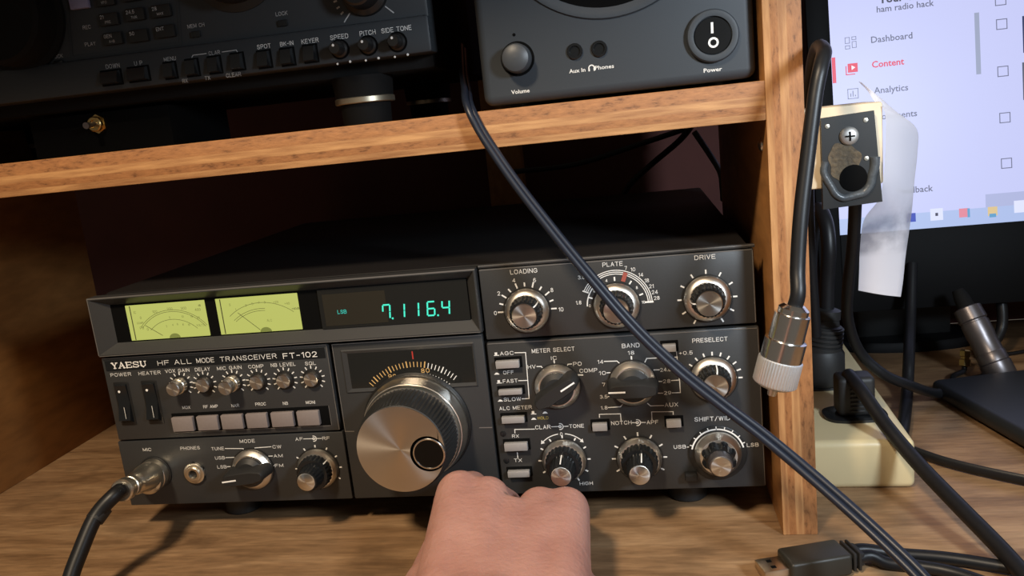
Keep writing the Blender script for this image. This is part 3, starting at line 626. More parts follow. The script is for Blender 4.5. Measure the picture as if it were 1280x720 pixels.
for i in range(11):
    a = radians(178 - 17.6 * i); r_ = 13.9
    if i in (0, 2, 4, 6, 8): lt.text(str(i), 297.4 + r_ * cos(a), 104.8 + r_ * sin(a), 1.5, y=y, bold=.03)
    elif i == 10: lt.text('10', 297.4 + r_ * cos(a), 104.8 + r_ * sin(a), 1.5, y=y, bold=.03)
    else: lt.ticks(297.4, 104.8, 13.2, 14.5, [178 - 17.6 * i], .8, y)
lt.build('lettering', M['legend'], ru)
MB().line([(302.0, 118.0), (303.0, 120.6)], 2.2, y - .2).build('red_mark', M['red'], ru)

lt = MB()
def icon(m, x, z, pressed):
    if pressed: m.prism([(x - 1.5, z - .5), (x + 1.5, z - .5), (x + 1.0, z + .1), (x + .4, z + .6), (x - .4, z + .6), (x - 1.0, z + .1)], y, y - .02)
    else: m.rect(x - .9, x + .5, z - .6, z + 1.0, y); m.rect(x - 1.4, x + 1.5, z - .9, z - .5, y)
for s, a, b, z, h in (('AGC', 233, 240.4, 82.2, 2.1), ('OFF', 233.6, 239.4, 71.4, 2.0), ('FAST', 232.9, 241, 66.5, 2.1), ('SLOW', 232.2, 241.8, 56.0, 2.1), ('ALC METER', 229.2, 247.2, 51, 2.1), ('METER SELECT', 250.4, 273.4, 82.5, 2.3), ('HV', 247.3, 251.6, 73.8, 2.1), ('IC', 260.4, 263.4, 78, 2.1), ('PO', 271.9, 276.4, 74.0, 2.2), ('COMP', 275, 284.4, 70, 2.2),
                      ('BAND', 298.4, 307.6, 82.4, 2.4), ('18', 301.2, 304.6, 78.4, 2.1), ('14', 285, 288, 74.4, 2.1), ('10', 285.2, 288.8, 68.1, 2.1), ('7', 286.3, 288, 61.6, 2.0), ('3.5', 284.6, 288.6, 54.8, 2.0), ('1.8', 284.6, 288.2, 48.6, 2.0), ('24.5', 317.4, 323, 68.1, 2.0), ('28', 318.4, 322.2, 61.7, 2.0), ('29', 318.4, 322.2, 55.2, 2.0), ('AUX', 318.4, 325.4, 48.5, 2.3), ('+0.5', 327.6, 334.6, 76.6, 2.0),
                      ('PRESELECT', 334.8, 352.6, 82.9, 2.3), ('CLAR', 248.0, 256.4, 39.1, 2.3), ('TONE', 266.6, 274.6, 38.9, 2.1), ('RX', 234.6, 238.4, 34.6, 1.9), ('TX', 234.2, 238.6, 20.3, 2.0), ('HIGH', 269.4, 276.6, 5.2, 2.0), ('NOTCH', 289.4, 300.3, 39.6, 2.2), ('APF', 308.3, 314.4, 39.2, 2.2), ('SHIFT/WIDTH', 333.4, 356.6, 39.6, 2.4), ('USB', 321.6, 328, 24.5, 2.1), ('LSB', 359.6, 365.6, 24.0, 2.1)):
    lt.text(s, (a + b) / 2, z, h, b - a, y=y, bold=.02)
for x, z, p in ((231, 82, 0), (230, 71, 1), (230.8, 66.3, 0), (230.3, 55.5, 1), (247.8, 47.6, 0), (247.6, 44.1, 1), (254.2, 47.4, 1)): icon(lt, x, z, p)
lt.line([(241.2, 82.2), (247, 82), (246.3, 55.9), (242.4, 56)], .45, y).line([(241.6, 66.4), (246.5, 66.3)], .45, y)
lt.line([(252.4, 73.8), (254.6, 73.7), (255.8, 72.2)], .5, y).line([(261.9, 76.4), (261.9, 74.8)], .7, y).line([(271, 74.1), (269.2, 74.1), (268.4, 72.6)], .5, y).line([(274, 67.8), (276.4, 67.6)], .7, y)
lt.line([(288.6, 74.5), (295.2, 74.3), (296.6, 72.8)], .5, y).line([(289.5, 68.1), (292.2, 68.1)], .5, y).line([(289.2, 61.6), (291, 61.6)], .6, y).line([(289, 54.8), (291.4, 54.8)], .5, y).line([(288.6, 48.6), (295.1, 48.7), (296.2, 49.9)], .45, y).line([(302.9, 76.2), (302.9, 74.8)], .8, y)
lt.line([(309.8, 72.9), (310.8, 74.8), (326.6, 74.6)], .5, y).line([(314.2, 68.3), (316.8, 68.2)], .6, y).line([(315.9, 61.8), (317.8, 61.7)], .5, y).line([(315.6, 55.3), (317.8, 55.2)], .5, y).line([(322.8, 61.9), (327, 62), (327, 55), (322.8, 55.1)], .45, y).line([(326.9, 62), (326.4, 77.4)], .4, y).line([(309.6, 49.8), (311, 48.4), (317.8, 48.3)], .45, y)
lt.line([(257, 39.1), (260.8, 39.1)], .4, y).arc(261.6, 39, 1.7, 100, -100, .45, y, 12).arc(261.6, 39, .6, 0, 360, .5, y, 8).line([(263.4, 39), (266, 39)], .4, y)
lt.line([(247.4, 38.2), (236.5, 38.5), (236.4, 36.4)], .45, y).line([(236.5, 24.9), (236.5, 21.8)], .45, y)
lt.text('0', 261.9, 34.6, 2.0, y=y, bold=.02).arc(262, 19.6, 15.2, 98, 137, .5, y, 14).arc(262, 19.6, 15.2, 82, 43, .5, y, 14)
lt.prism([(250.2, 29.2), (252.4, 29.8), (250.6, 31.6)], y, y - .02).prism([(273.6, 29.2), (271.6, 29.8), (273.2, 31.6)], y, y - .02)
lt.ticks(262.2, 19.5, 12.6, 14.0, [90 - 30 * i for i in range(-4, 6)], .8, y).ticks(303, 19, 13, 14.4, [90 - 30 * i for i in range(-4, 5)], .8, y)
lt.line([(283.4, 43.2), (283.5, 45), (294.8, 44.7), (294.8, 40.8)], .4, y).line([(311.2, 40.6), (311.3, 45), (322.6, 44.6), (322.5, 43)], .4, y)
lt.line([(300.6, 39.4), (302.6, 39.3)], .4, y).arc(303.3, 39.3, 1.7, 100, -100, .45, y, 12).arc(303.3, 39.3, .6, 0, 360, .5, y, 8).line([(305, 39.3), (307.6, 39.2)], .4, y)
lt.ticks(344.4, 61.6, 13, 14.4, [0, 18, 36, 54, 72, 90, 108, 126, 144], .8, y)
lt.arc(sx, sz, 13.6, 14, 166, .8, -2.15, 40).ticks(sx, sz, 13.6, 15.0, [22 + 17.2 * i for i in range(9)], .5, -2.15)
lt.line([(328.9, 24.2), (331.2, 24.2)], .5, y).line([(357.4, 24.4), (359, 23.8)], .5, y)
lt.build('lettering', M['legend'], rl)
MB().text('HOLD', 252.8, 44.4, 1.7, 5.8, y=y, bold=.02).build('lettering', M['legendy'], rl)
for x0, x1, z0, z1 in ((229.6, 244.6, 74, 80.2), (229.4, 244.5, 58.9, 63.9), (229.4, 244.2, 42.6, 48.3), (229.2, 244.3, 26.4, 33.0), (229.4, 243.8, 10.8, 16.5), (318.4, 327.5, 77.9, 83.9), (278.4, 288.6, 35.9, 42.2), (317.7, 327.6, 36.1, 42.3)):
    h = B(x0, x1, -1.2, 0, z0, z1, bev=.2).build('button_surround', M['void'], rl)
    B(x0 + .9, x1 - 1.3, -4.2, -1.0, z0 + .6, z1 - 1.5, bev=.35).build('push_button', M['button'], h)
for x, z in ((229.7, 36.2), (229.8, 20.2)): MB().lathe((x, -.75, z), (0, -1, 0), [(0, 1.7), (.3, 1.6), (.5, 1.0), (.5, 0)], 16).build('indicator_lamp', M['blackgloss'], rl)

# microphone cable with its screw-on plug
mc = thing('microphone_cable', 'black microphone cable with a chrome round plug in the grey transceiver lower left socket', 'cable', (16.6, -30, DESK))
A0 = Vector((16.6, -1.4, 21.2)); A1 = at(151, 614, -47); ax = (A1 - A0).normalized(); LN = (A1 - A0).length
MB().lathe(A0, (0, -1, 0), [(0, 8.2), (.5, 9.2), (5, 9.2), (5.5, 8.8), (6, 9.2), (9.5, 9.2), (10.5, 8.4), (11, 7)], 96, flutes=48).build('coupling_ring', M['nickel'], mc)
MB().lathe(A0, ax, [(8, 7.8), (16, 7.8), (18, 7.2), (29, 6.4), (31, 5.6), (32, 5.0), (34, 5.0), (34.5, 5.8), (38, 5.8), (38.6, 4.8), (40, 4.8), (40.5, 6.2), (LN - 1, 6.2), (LN, 5.4)], 40).build('plug_shell', M['nickel'], mc)
Pm = [A0 + ax * (LN - 3), A1 + ax * 6, at(120, 645, -62), at(100, 690, -74), at(86, 730, -84), at(70, 800, -100), at(40, 900, -125)]
MB().tube(Pm, 4.1).build('cable_jacket', M['cable'], mc)
MB().tube([at(130, 634, -57), at(118, 650, -63)], 4.7, smooth=False).build('strain_relief', M['rubber'], mc)

# ------------------------------------------------------------------ black transceiver standing on the shelf
YU = 10.0
U = thing('transceiver', 'black transceiver with a keypad and three small knobs, standing on the plywood shelf', 'radio', (60, 150, 210))
fl = at(532, 66, YU); zl = 243.0; xr = at(537, 30, YU).x
B(-190, xr - 3, YU + 14, 205, 236, 375, bev=2).build('cover', M['footblk'], U)
up = B(-194, xr, YU + 1.2, YU + 14, zl + 16, 378, bev=2).build('front_panel', M['upper'], U)
cs = B(-194, xr, YU - 1.5, YU + 13, zl, zl + 18.6, bev=1.6).build('control_strip', M['upper'], U)
for fx, fy in ((166, 34), (-150, 34), (166, 180), (-150, 180)):
    ft = MB().lathe((fx, fy, 210), (0, 0, 1), [(0, 13), (1, 13.5), (11.5, 14), (12, 14)], 36).build('foot', M['footblk'], U)
    MB().lathe((fx, fy, 210), (0, 0, 1), [(12, 16.2), (12.4, 16.6), (15, 16.6), (15.4, 16)], 36).build('foot_ring', M['ring'], ft)
    MB().lathe((fx, fy, 210), (0, 0, 1), [(15.4, 16), (26.5, 17)], 36).build('foot_stem', M['footblk'], ft)
y1 = YU - 1.5; lt = MB(); ld = MB()
def P2(px, py, y=None):
    p = at(px, py, y1 if y is None else y); return p.x, p.z
for s, px, py, h in (('SPOT', 330, 58, 2.3), ('BK-IN', 358.5, 54.5, 2.2), ('KEYER', 387.5, 51, 2.3), ('SPEED', 424, 46, 2.4), ('PITCH', 459.5, 41, 2.4), ('SIDE TONE', 495.5, 36.5, 2.4)):
    x, z = P2(px, py); lt.text(s, x, z, h, y=y1 - .12, bold=.02)
for s, px, py, h in (('MENU', 212.5, 73.5, 2.1), ('CLAR', 268, 66, 2.0), ('RX', 231.5, 101, 2.0), ('TX', 259.5, 97.5, 2.0), ('CLEAR', 292, 93.5, 2.1), ('DOWN', 141, 82.5, 2.3), ('U P', 173, 79, 2.3)):
    x, z = P2(px, py); ld.text(s, x, z, h, y=y1 - .12, bold=.015)
ld.line([P2(240, 72), P2(241.5, 69), P2(258, 67)], .4, y1 - .12).line([P2(278, 65), P2(295.5, 62.5), P2(297, 65)], .4, y1 - .12)
lt.build('lettering', M['legend'], cs); ld.build('lettering', M['legendd'], cs)
for px, py, w_, h_ in ((331, 74, 7, 8.6), (360, 71, 7, 8.6), (388.5, 67, 7, 8.6), (213.5, 88, 6.6, 8.4), (241, 84.5, 6.8, 8.6), (269, 81, 6.8, 8.6), (297.5, 77, 6.8, 8.6), (140, 97, 11.5, 7.4), (174, 92.5, 11.8, 7.4)):
    x, z = P2(px, py); b = B(x - w_ / 2 - .7, x + w_ / 2 + .7, y1 - .4, y1 + .5, z - h_ / 2 - .6, z + h_ / 2 + .6, bev=.3).build('button_surround', M['void'], cs)
    q = MB(); a0, a1, b0, b1 = x - w_ / 2, x + w_ / 2, z - h_ / 2, z + h_ / 2
    q.add([(a0, y1 - .3, b0), (a1, y1 - .3, b0), (a1, y1 - .3, b1), (a0, y1 - .3, b1), (a0 + .5, y1 - 4.2, b0 + .8), (a1 - .8, y1 - 4.2, b0 + .8), (a1 - .8, y1 - 2.4, b1 - .6), (a0 + .5, y1 - 2.4, b1 - .6)],
          [(0, 1, 5, 4), (1, 2, 6, 5), (2, 3, 7, 6), (3, 0, 4, 7), (4, 5, 6, 7)]); q.build('push_button', M['blackgloss'], b)
for px, py in ((425, 61.5), (460.5, 57), (497, 52.5)):
    x, z = P2(px, py); k = MB().lathe((x, y1, z), (0, -1, 0), [(0, 5.2), (.4, 5.2), (.5, 4.4), (.2, 4.2)], 32).build('small_knob', M['void'], cs)
    MB().lathe((x, y1, z), (0, -1, 0), [(0, 4.3), (1, 4.3), (2, 3.4), (8, 3.1), (8.8, 2.7), (8.85, 0)], 32).build('knob_stem', M['black'], k)
    MB().lathe((x - .4, y1 - 8.85, z + 1.4), (0, -1, 0), [(0, .7), (.1, .6)], 10).build('white_dot', M['legend'], k)
    MB().lathe((x - 2.5, y1, z - 7.2), (0, -1, 0), [(0, .6), (.15, .5)], 8).build('print_dot', M['legend'], k); MB().lathe((x + 4.5, y1, z - 6.8), (0, -1, 0), [(0, .7), (.15, .6)], 8).build('print_dot', M['legend'], k)
y2 = YU + 1.2; lt = MB()
kp = [P2(90, 72, y2), P2(226, 54, y2), P2(222, 0, y2), P2(214, -60, y2), P2(80, -44, y2)]
MB().line(kp + [kp[0]], 1.6, y2 - .25).build('keypad_rim', M['upper'], up)
for s1, s2, px, py, c_ in (('21', 'PRE', 139, 24.5, 0), ('24.5', 'TUN', 171.5, 18.5, 0), ('28', 'MAX', 204, 14, 0), ('GEN', 'A=B', 144, 48.5, 0), ('50', '', 176, 45, 0), ('ENT', '', 209, 39.5, 0), ('14', 'VFO', 134, 0, 0), ('18', '', 167, -6, 0), ('', '', 101.5, 4, 1)):
    x, z = P2(px, py, y2); k = B(x - 5.5, x + 5.5, y2 - 2.6, y2, z - 3.2, z + 3.2, bev=.5).build('keypad_key', simple('pale_key', (.22, .21, .33), .4) if c_ else M['black'], up)
    m = MB()
    if s1: m.text(s1, x - 4.6, z + 1.4, 1.9, al='l', y=y2 - 2.7, bold=.015)
    if s2: m.text(s2, x - .5, z - 1.5, 1.4, y=y2 - 2.7, bold=.015)
    if s1: m.build('lettering', M['legendd'], k)
    else: m.bm.free()
for s, px, py in (('REC', 108.5, 34), ('PLAY', 113, 55), ('LOCK', 72, 70.5), ('MEM CH', 245, 32), ('LOCK', 352, 17)):
    x, z = P2(px, py, y2); lt.text(s, x, z, 2.0, y=y2 - .12, bold=.015)
for px, py in ((75, 79), (246, 43), (354.5, 29)):
    x, z = P2(px, py, y2); B(x - 2.6, x + 2.6, y2 - 1.6, y2, z - 1.6, z + 1.6, bev=.4).build('small_button', M['blackgloss'], up)
x, z = P2(290, -52, y2)
MB().lathe((x, y2, z), (0, -1, 0), [(0, 27), (1, 27), (2, 25), (3, 23), (14, 22.5), (16, 21), (16, 0)], 80).build('tuning_dial', M['black'], up)
x, z = P2(455, -12, y2); MB().lathe((x, y2, z), (0, -1, 0), [(0, 13), (2, 12.5), (4, 10), (14, 9), (15, 8), (15, 0)], 60).build('rotary_dial', M['black'], up)
lt.ticks(x, z, 14, 19, [228, 318], .6, y2 - .12).ticks(x, z, 16, 17, [180, 192, 204, 216], .9, y2 - .12)
x, z = P2(20, 22, y2); MB().lathe((x, y2, z), (0, -1, 0), [(0, 30), (2, 30), (3, 27), (16, 26), (18, 24), (18, 0)], 80).build('main_dial', M['footblk'], up)
lt.build('lettering', M['legendd'], up)

# small switch box under it
sb = thing('switch_box', 'small black switch box with a brass toggle under the black transceiver', 'switch', (at(120, 152, 30).x, 60, 210))
p = at(121, 155, 28)
B(p.x - 45, p.x + 45, 30, 100, 210, 234, bev=1).build('case', M['void'], sb)
MB().lathe((p.x, 30, p.z), (0, -1, 0), [(0, 5.6), (1.8, 5.6)], 6).build('hex_nut', M['brass'], sb)
MB().lathe((p.x, 30, p.z), (0, -1, 0), [(0, 4.4), (4.5, 4.4), (5, 3.8), (5, 2.4), (4, 2.2)], 28).build('threaded_bush', M['brass'], sb)
MB().tube([(p.x, 27, p.z), (p.x + .3, 22, p.z - .3), (p.x + .6, 17, p.z - .8)], [1.1, 1.9]).build('toggle_lever', M['gunmetal'], sb)

# ------------------------------------------------------------------ powered speaker
YS = -12.0
sp = thing('powered_speaker', 'black powered speaker with a volume knob and round power switch on the plywood shelf', 'speaker', (306, 60, 210))
B(241, 371.2, YS, 150, 212, 400, bev=4.5, seg=4).build('cabinet', M['speaker'], sp)
for fx, fy in ((256, 10), (356, 10), (256, 130), (356, 130)): MB().lathe((fx, fy, 210), (0, 0, 1), [(0, 5), (3, 5)], 20).build('rubber_foot', M['rubber'], sp)
p = at(750, -127, YS)
MB().lathe((p.x, YS + .5, p.z), (0, -1, 0), [(0, 53.5), (1.6, 52.6), (1.8, 50), (.6, 47.5)], 80).build('woofer_ring', M['speaker'], sp)
MB().lathe((p.x, YS + .3, p.z), (0, -1, 0), [(.5, 48), (.7, 46), (.4, 18), (.8, 15), (.9, 0)], 80).build('woofer_cone', M['void'], sp)
x, z = P2(647, 73.5, YS)
vk = MB().lathe((x, YS, z), (0, -1, 0), [(-.2, 8.2), (.3, 8.2), (.35, 7.2)], 48).build('volume_knob', M['void'], sp)
MB().lathe((x, YS, z), (0, -1, 0), [(0, 7.0), (6.5, 6.9), (8.3, 6.2), (9.2, 4.5), (9.6, 2), (9.7, 0)], 48).build('knob_dome', simple('knob_dark', (.045, .05, .056), .45), vk)
MB().lathe((P2(642.5, 43.5, YS)[0], YS, P2(642.5, 43.5, YS)[1]), (0, -1, 0), [(-.2, .8), (.1, .8)], 12).build('indicator_hole', M['void'], sp)
for px, py in ((718.5, 64.3), (749, 61)):
    x, z = P2(px, py, YS); j = MB().lathe((x, YS, z), (0, -1, 0), [(-.2, 3.8), (.8, 3.8), (1.1, 3.4), (1.1, 2.6), (.3, 2.4)], 32).build('audio_jack', M['blackgloss'], sp)
    MB().lathe((x, YS, z), (0, -1, 0), [(-.1, 2.45), (.25, 2.45)], 24).build('jack_hole', M['void'], j)
x, z = P2(890.5, 45, YS)
ps = MB().lathe((x, YS, z), (0, -1, 0), [(-.2, 12.0), (1.8, 12.0), (2.6, 11.4), (2.8, 10.4), (2.6, 8.8), (1.4, 8.6)], 64).build('power_switch', M['speaker'], sp)
MB().lathe((x, YS, z), (0, -1, 0), [(1.2, 8.6), (2.0, 8.2), (2.1, 4), (1.9, 0)], 48).build('rocker', M['blackgloss'], ps)
m = MB(); m.line([(x - .2, z + 1.6), (x - .1, z + 5.4)], 1.1, YS - 2.2); m.arc(x + .1, z - 3.1, 1.9, 0, 360, .9, YS - 2.2, 24); m.build('switch_marks', M['legendw'], ps)
m = MB()
for s, px, py, w_ in (('Volume', 650.5, 114, 9), ('Aux In', 721.5, 88, 7.8), ('Phones', 755.5, 83.5, 9), ('Power', 891, 87, 8.4)):
    x, z = P2(px, py, YS); m.text(s, x, z, 1.9, w_, y=YS - .1, bold=.012)
x, z = P2(739.5, 85, YS); m.arc(x, z, 1.3, -20, 200, .5, YS - .1, 14).rect(x - 1.6, x - .9, z - 1.4, z, YS - .1).rect(x + .9, x + 1.6, z - 1.4, z, YS - .1)
m.build('lettering', M['legend'], sp)

# ------------------------------------------------------------------ monitor
mo = thing('monitor', 'black computer monitor with a bright white web page on screen, right of the post', 'monitor', (600, 290, DESK))
P0 = at(1050, 294, 250); d0 = ray(1035, 0); q1 = CAM_LOC + d0 * ((P0.x - CAM_LOC.x) / d0.x)
sv = (q1 - P0).normalized(); sU = Vector((1, 0, 0)); sn = sU.cross(sv).normalized()
if sn.y > 0: sn = -sn
def scr(px, py):
    d = ray(px, py); t = (P0 - CAM_LOC).dot(sn) / d.dot(sn); r = CAM_LOC + d * t - P0; return r.dot(sU), r.dot(sv)
BAS = (P0, sU, sv, sn)
rotm = Matrix.Translation(P0) @ Matrix((sU, -sn, sv)).transposed().to_4x4()
WS, HS = 530, 300
B(-17, WS + 17, 2.2, 30, -62, HS + 16, bev=3, rot=rotm).build('housing', M['black'], mo)
for b in ((-17, 0, -62, HS + 16), (WS, WS + 17, -62, HS + 16), (0, WS, HS, HS + 16), (0, WS, -62, 0)):
    B(b[0], b[1], -1.0, 2.4, b[2], b[3], bev=.6, rot=rotm).build('screen_bezel', M['bezelblk'], mo)
so = MB().rect(0, WS, 0, HS, -.6, (P0, sU, sv, sn)).build('screen', emit('screen_white', (0.57, 0.60, 0.93), 1.0), mo)
sm_ = {}
def smat(n, col, st=1.0):
    if n not in sm_: sm_[n] = emit('screen_' + n, col, st)
    return sm_[n]
L_ = lambda m, s, px, py, h, al='l', bold=0.0: m.text(s, *scr(px, py), h, al=al, y=-.4, bold=bold, basis=BAS)
for s_, px, py, h_ in (('Dashboard', 1089, 49.5, 5.0), ('Analytics', 1092.5, 113, 5.0), ('Comments', 1094, 146, 5.0), ('Feedback', 1122, 238.5, 5.0), ('ham radio hack', 1096, 11.5, 4.8)):
    m = MB(); L_(m, s_, px, py, h_, bold=.012); m.build('page_text', smat('grey_text', (.12, .125, .20)), so)
m = MB(); L_(m, 'Your channel', 1098, -1, 6.2, bold=.03); m.build('page_text', smat('dark_text', (.05, .05, .09)), so)
m = MB(); L_(m, 'Content', 1090, 80.5, 5.0, bold=.02)
m.build('page_text', smat('red', (.72, .02, .07)), so); m = MB()
u, v = scr(1065.5, 85); m.rect(u - 3.3, u + 4, v - 3.2, v + 3.6, -.4, BAS); m.rect(u - 4.9, u - 4.2, v - 5, v + 2, -.4, BAS); m.rect(u - 4.9, u + 2, v - 5, v - 4.3, -.4, BAS)
m.build('page_icon', smat('red', (.72, .02, .07)), so); m = MB()
u0, v0 = scr(1042, 104); u1, v1 = scr(1040, 72); m.rect(.5, 3.2, v0, v1, -.4, BAS)
m.build('page_marker', smat('red', (.72, .02, .07)), so)
m = MB(); m.add([P0 + sU * (u + a) + sv * (v + b) - sn * -.0 + sn * .62 for a, b in ((-.8, -1.6), (2.0, .2), (-.8, 2.0))], [(0, 1, 2)]); m.build('page_icon', smat('white', (.9, .9, 1)), so)
def outline(m, u, v, w_, h_, t):
    m.rect(u - w_, u + w_, v - h_, v - h_ + t, -.4, BAS); m.rect(u - w_, u + w_, v + h_ - t, v + h_, -.4, BAS); m.rect(u - w_, u - w_ + t, v - h_, v + h_, -.4, BAS); m.rect(u + w_ - t, u + w_, v - h_, v + h_, -.4, BAS)
GL = smat('grey_line', (.16, .17, .27))
for px, py in ((1251, 0), (1252.5, 30), (1254, 89), (1256.5, 147), (1258.5, 204)):
    m = MB(); outline(m, *scr(px, py), 3.9, 3.9, .65); m.build('check_box', GL, so)
m = MB()
u, v = scr(1063.5, 53)
for a, b, c_, d in ((-2.4, 1.8, 1.8, 2.4), (-2.4, -3.4, 1.8, 1.4), (2.5, 3.0, 1.7, 1.3), (2.5, -1.8, 1.7, 2.5)): outline(m, u + a, v + b, c_, d, .45)
m.build('page_icon', GL, so); m = MB()
u, v = scr(1066.5, 117); outline(m, u, v, 4, 3.9, .5); m.rect(u - 2, u - 1.4, v - 2.2, v + .4, -.4, BAS).rect(u - .3, u + .3, v - 2.2, v + 2.2, -.4, BAS).rect(u + 1.4, u + 2, v - 2.2, v - 1, -.4, BAS)
m.build('page_icon', GL, so)
m = MB(); u0, v0 = scr(1218, 16); u1, v1 = scr(1221, 93); m.rect(u0, u0 + 3.4, v1, v0, -.4, BAS); m.build('scroll_bar', smat('scroll', (.33, .37, .52)), so)
m = MB(); vb = scr(1200, 262)[1]; m.rect(0, WS, 0, vb, -.5, BAS); m.build('task_bar', smat('taskbar', (.42, .52, .82)), so)
m = MB(); u0, v0 = scr(1232, 243); m.rect(u0, WS, vb, v0, -.45, BAS); m.build('status_bar', smat('status', (.43, .47, .73)), so)
for px, py, n, col in ((1139, 272, 'blue_tile', (.03, .06, .45)), (1171, 268, 'pale_tile', (.72, .76, .98)), (1205, 266, 'red_tile', (.75, .25, .33)), (1241, 264, 'yellow_tile', (.72, .55, .28)), (1276, 258, 'white_tile', (.75, .78, 1))):
    u, v = scr(px, py); m = MB(); w_ = 4.6 if 'tile' in n and n in ('pale_tile', 'white_tile') else 3.4; m.rect(u - w_, u + w_, v - w_, v + w_, -.3, BAS); m.build('task_icon', smat(n, col), so)
u, v = scr(1241, 266); m = MB(); m.rect(u - 2.4, u + 2.4, v - 3.4, v - .6, -.2, BAS); m.build('task_icon', smat('teal', (.12, .35, .60)), so)
u, v = scr(1211, 266); m = MB(); m.rect(u - .9, u + .9, v - 3.4, v + 3.4, -.2, BAS); m.build('task_icon', smat('teal', (.12, .35, .60)), so)
u, v = scr(1171, 268); m = MB(); m.rect(u - 1, u + 1, v - 1.2, v + 1.2, -.2, BAS); m.build('task_icon', smat('dark_text', (.05, .05, .09)), so)
for py0, py1, n, col in ((20, 66, 'thumb_dark', (.03, .04, .12)), (78, 125, 'thumb_grey', (.10, .11, .16))):
    u0, v0 = scr(1278, py0); u1, v1 = scr(1279, py1); m = MB(); m.rect(u0, u0 + 55, v1, v0, -.4, BAS); m.build('video_thumbnail', smat(n, col), so)
B(490, 566, 298, 318, DESK + 4, P0.z + 40, bev=3).build('stand_neck', M['black'], mo)
m = MB(); n = 64; vs = []
for z_, f_ in ((DESK, 1.0), (DESK + 5, 1.0), (DESK + 8, .94)):
    for i in range(n): vs.append((528 + 66 * f_ * cos(2 * pi * i / n), 302 + 30 * f_ * sin(2 * pi * i / n), z_))
fs = [(i * n + j, i * n + (j + 1) % n, (i + 1) * n + (j + 1) % n, (i + 1) * n + j) for i in range(2) for j in range(n)] + [tuple(range(2 * n, 3 * n)), tuple(reversed(range(n)))]
m.add(vs, fs).build('stand_base', M['bezelblk'], mo)

# ------------------------------------------------------------------ power strip and plugs
zt = 10.8
pw = thing('power_strip', 'cream plastic power strip lying on the desk right of the plywood post', 'power strip', (424, 150, DESK))
rz = Matrix.Translation((452, 27, 0)) @ Matrix.Rotation(radians(-2.5), 4, 'Z') @ Matrix.Translation((-452, -27, 0))
B(396, 452.4, 27, 262, DESK, zt, bev=4, seg=4, rot=rz).build('housing', M['cream'], pw)
cO = atz(1068, 519, zt); cO2 = atz(1029, 487, zt)
def socket(cx, cy):
    m = MB(); n = 36; vs = []
    for z_, f_ in ((zt - .5, 1), (zt + 1.6, 1), (zt + 2.0, .94)):
        for i in range(n):
            c_, s_ = cos(2 * pi * i / n), sin(2 * pi * i / n)
            vs.append((cx + math.copysign(abs(c_) ** .6, c_) * 18 * f_, cy + math.copysign(abs(s_) ** .7, s_) * 13 * f_, z_))
    fs = [(i * n + j, i * n + (j + 1) % n, (i + 1) * n + (j + 1) % n, (i + 1) * n + j) for i in range(2) for j in range(n)] + [tuple(range(2 * n, 3 * n))]
    return m.add(vs, fs)
socket(cO.x, cO.y).build('socket_rim', M['blackgloss'], pw); socket(cO2.x + 2, cO2.y + 10).build('socket_rim', M['blackgloss'], pw)
p1 = thing('power_plug', 'short black plug in the cream strip front socket, its cord running lower right', 'plug', (cO.x, cO.y, zt + 2))
m = MB(); m.box(cO.x - 10.5, cO.x + 10.5, cO.y - 8, cO.y + 8, zt + 2, zt + 26, bev=3, seg=3); m.build('plug_body', M['rubber'], p1)
m = MB()
for i in range(6): m.box(cO.x - 4, cO.x + 4, cO.y - 8.9, cO.y - 7.6, zt + 5 + i * 2.6, zt + 6.3 + i * 2.6, bev=.4)
m.build('grip_ribs', M['rubber'], p1)
MB().tube([(cO.x - 2, cO.y, zt + 24), at(1062, 470, cO.y - 3), at(1078, 490, cO.y - 16), at(1110, 535, cO.y - 38), at(1150, 582, 5), at(1200, 634, -25), at(1250, 685, -52), at(1300, 740, -78), at(1360, 800, -105)], 4.0).build('cord', M['cable'], p1)
c2 = Vector((cO2.x + 2, cO2.y + 10, zt + 2))
p2 = thing('power_plug', 'black plug with a tall ribbed boot standing in the cream strip rear socket', 'plug', c2)
MB().lathe(c2, (0, 0, 1), [(0, 13), (2, 14), (20, 14), (24, 12)], 36).build('plug_body', M['rubber'], p2)
tp0 = c2 + Vector((0, 0, 22)); tp1 = at(1034, 385, c2.y); axp = (tp1 - tp0).normalized(); LP = (tp1 - tp0).length
prof = [(0, 12.5)]; k = 0
while k * 3.0 < LP - 16:
    t = 2 + k * 3.0; prof += [(t, 12.6 - t * .04), (t + 1.8, 12.6 - t * .04), (t + 2.0, 11.4 - t * .04), (t + 2.8, 11.4 - t * .04)]; k += 1
prof += [(LP - 11, 9), (LP - 7, 8.2), (LP - 6.6, 9), (LP - 1, 8.6), (LP, 6)]
MB().lathe(tp0, axp, prof, 36).build('ribbed_boot', M['rubber'], p2)
MB().tube([tp1 - axp * 3, at(1034, 350, c2.y), at(1036, 310, c2.y - 2), at(1032, 277, c2.y + 4), at(1022, 262, c2.y + 16), at(1014, 300, c2.y + 26), at(1012, 360, c2.y + 30)], 4.6).build('cord', M['cable'], p2)

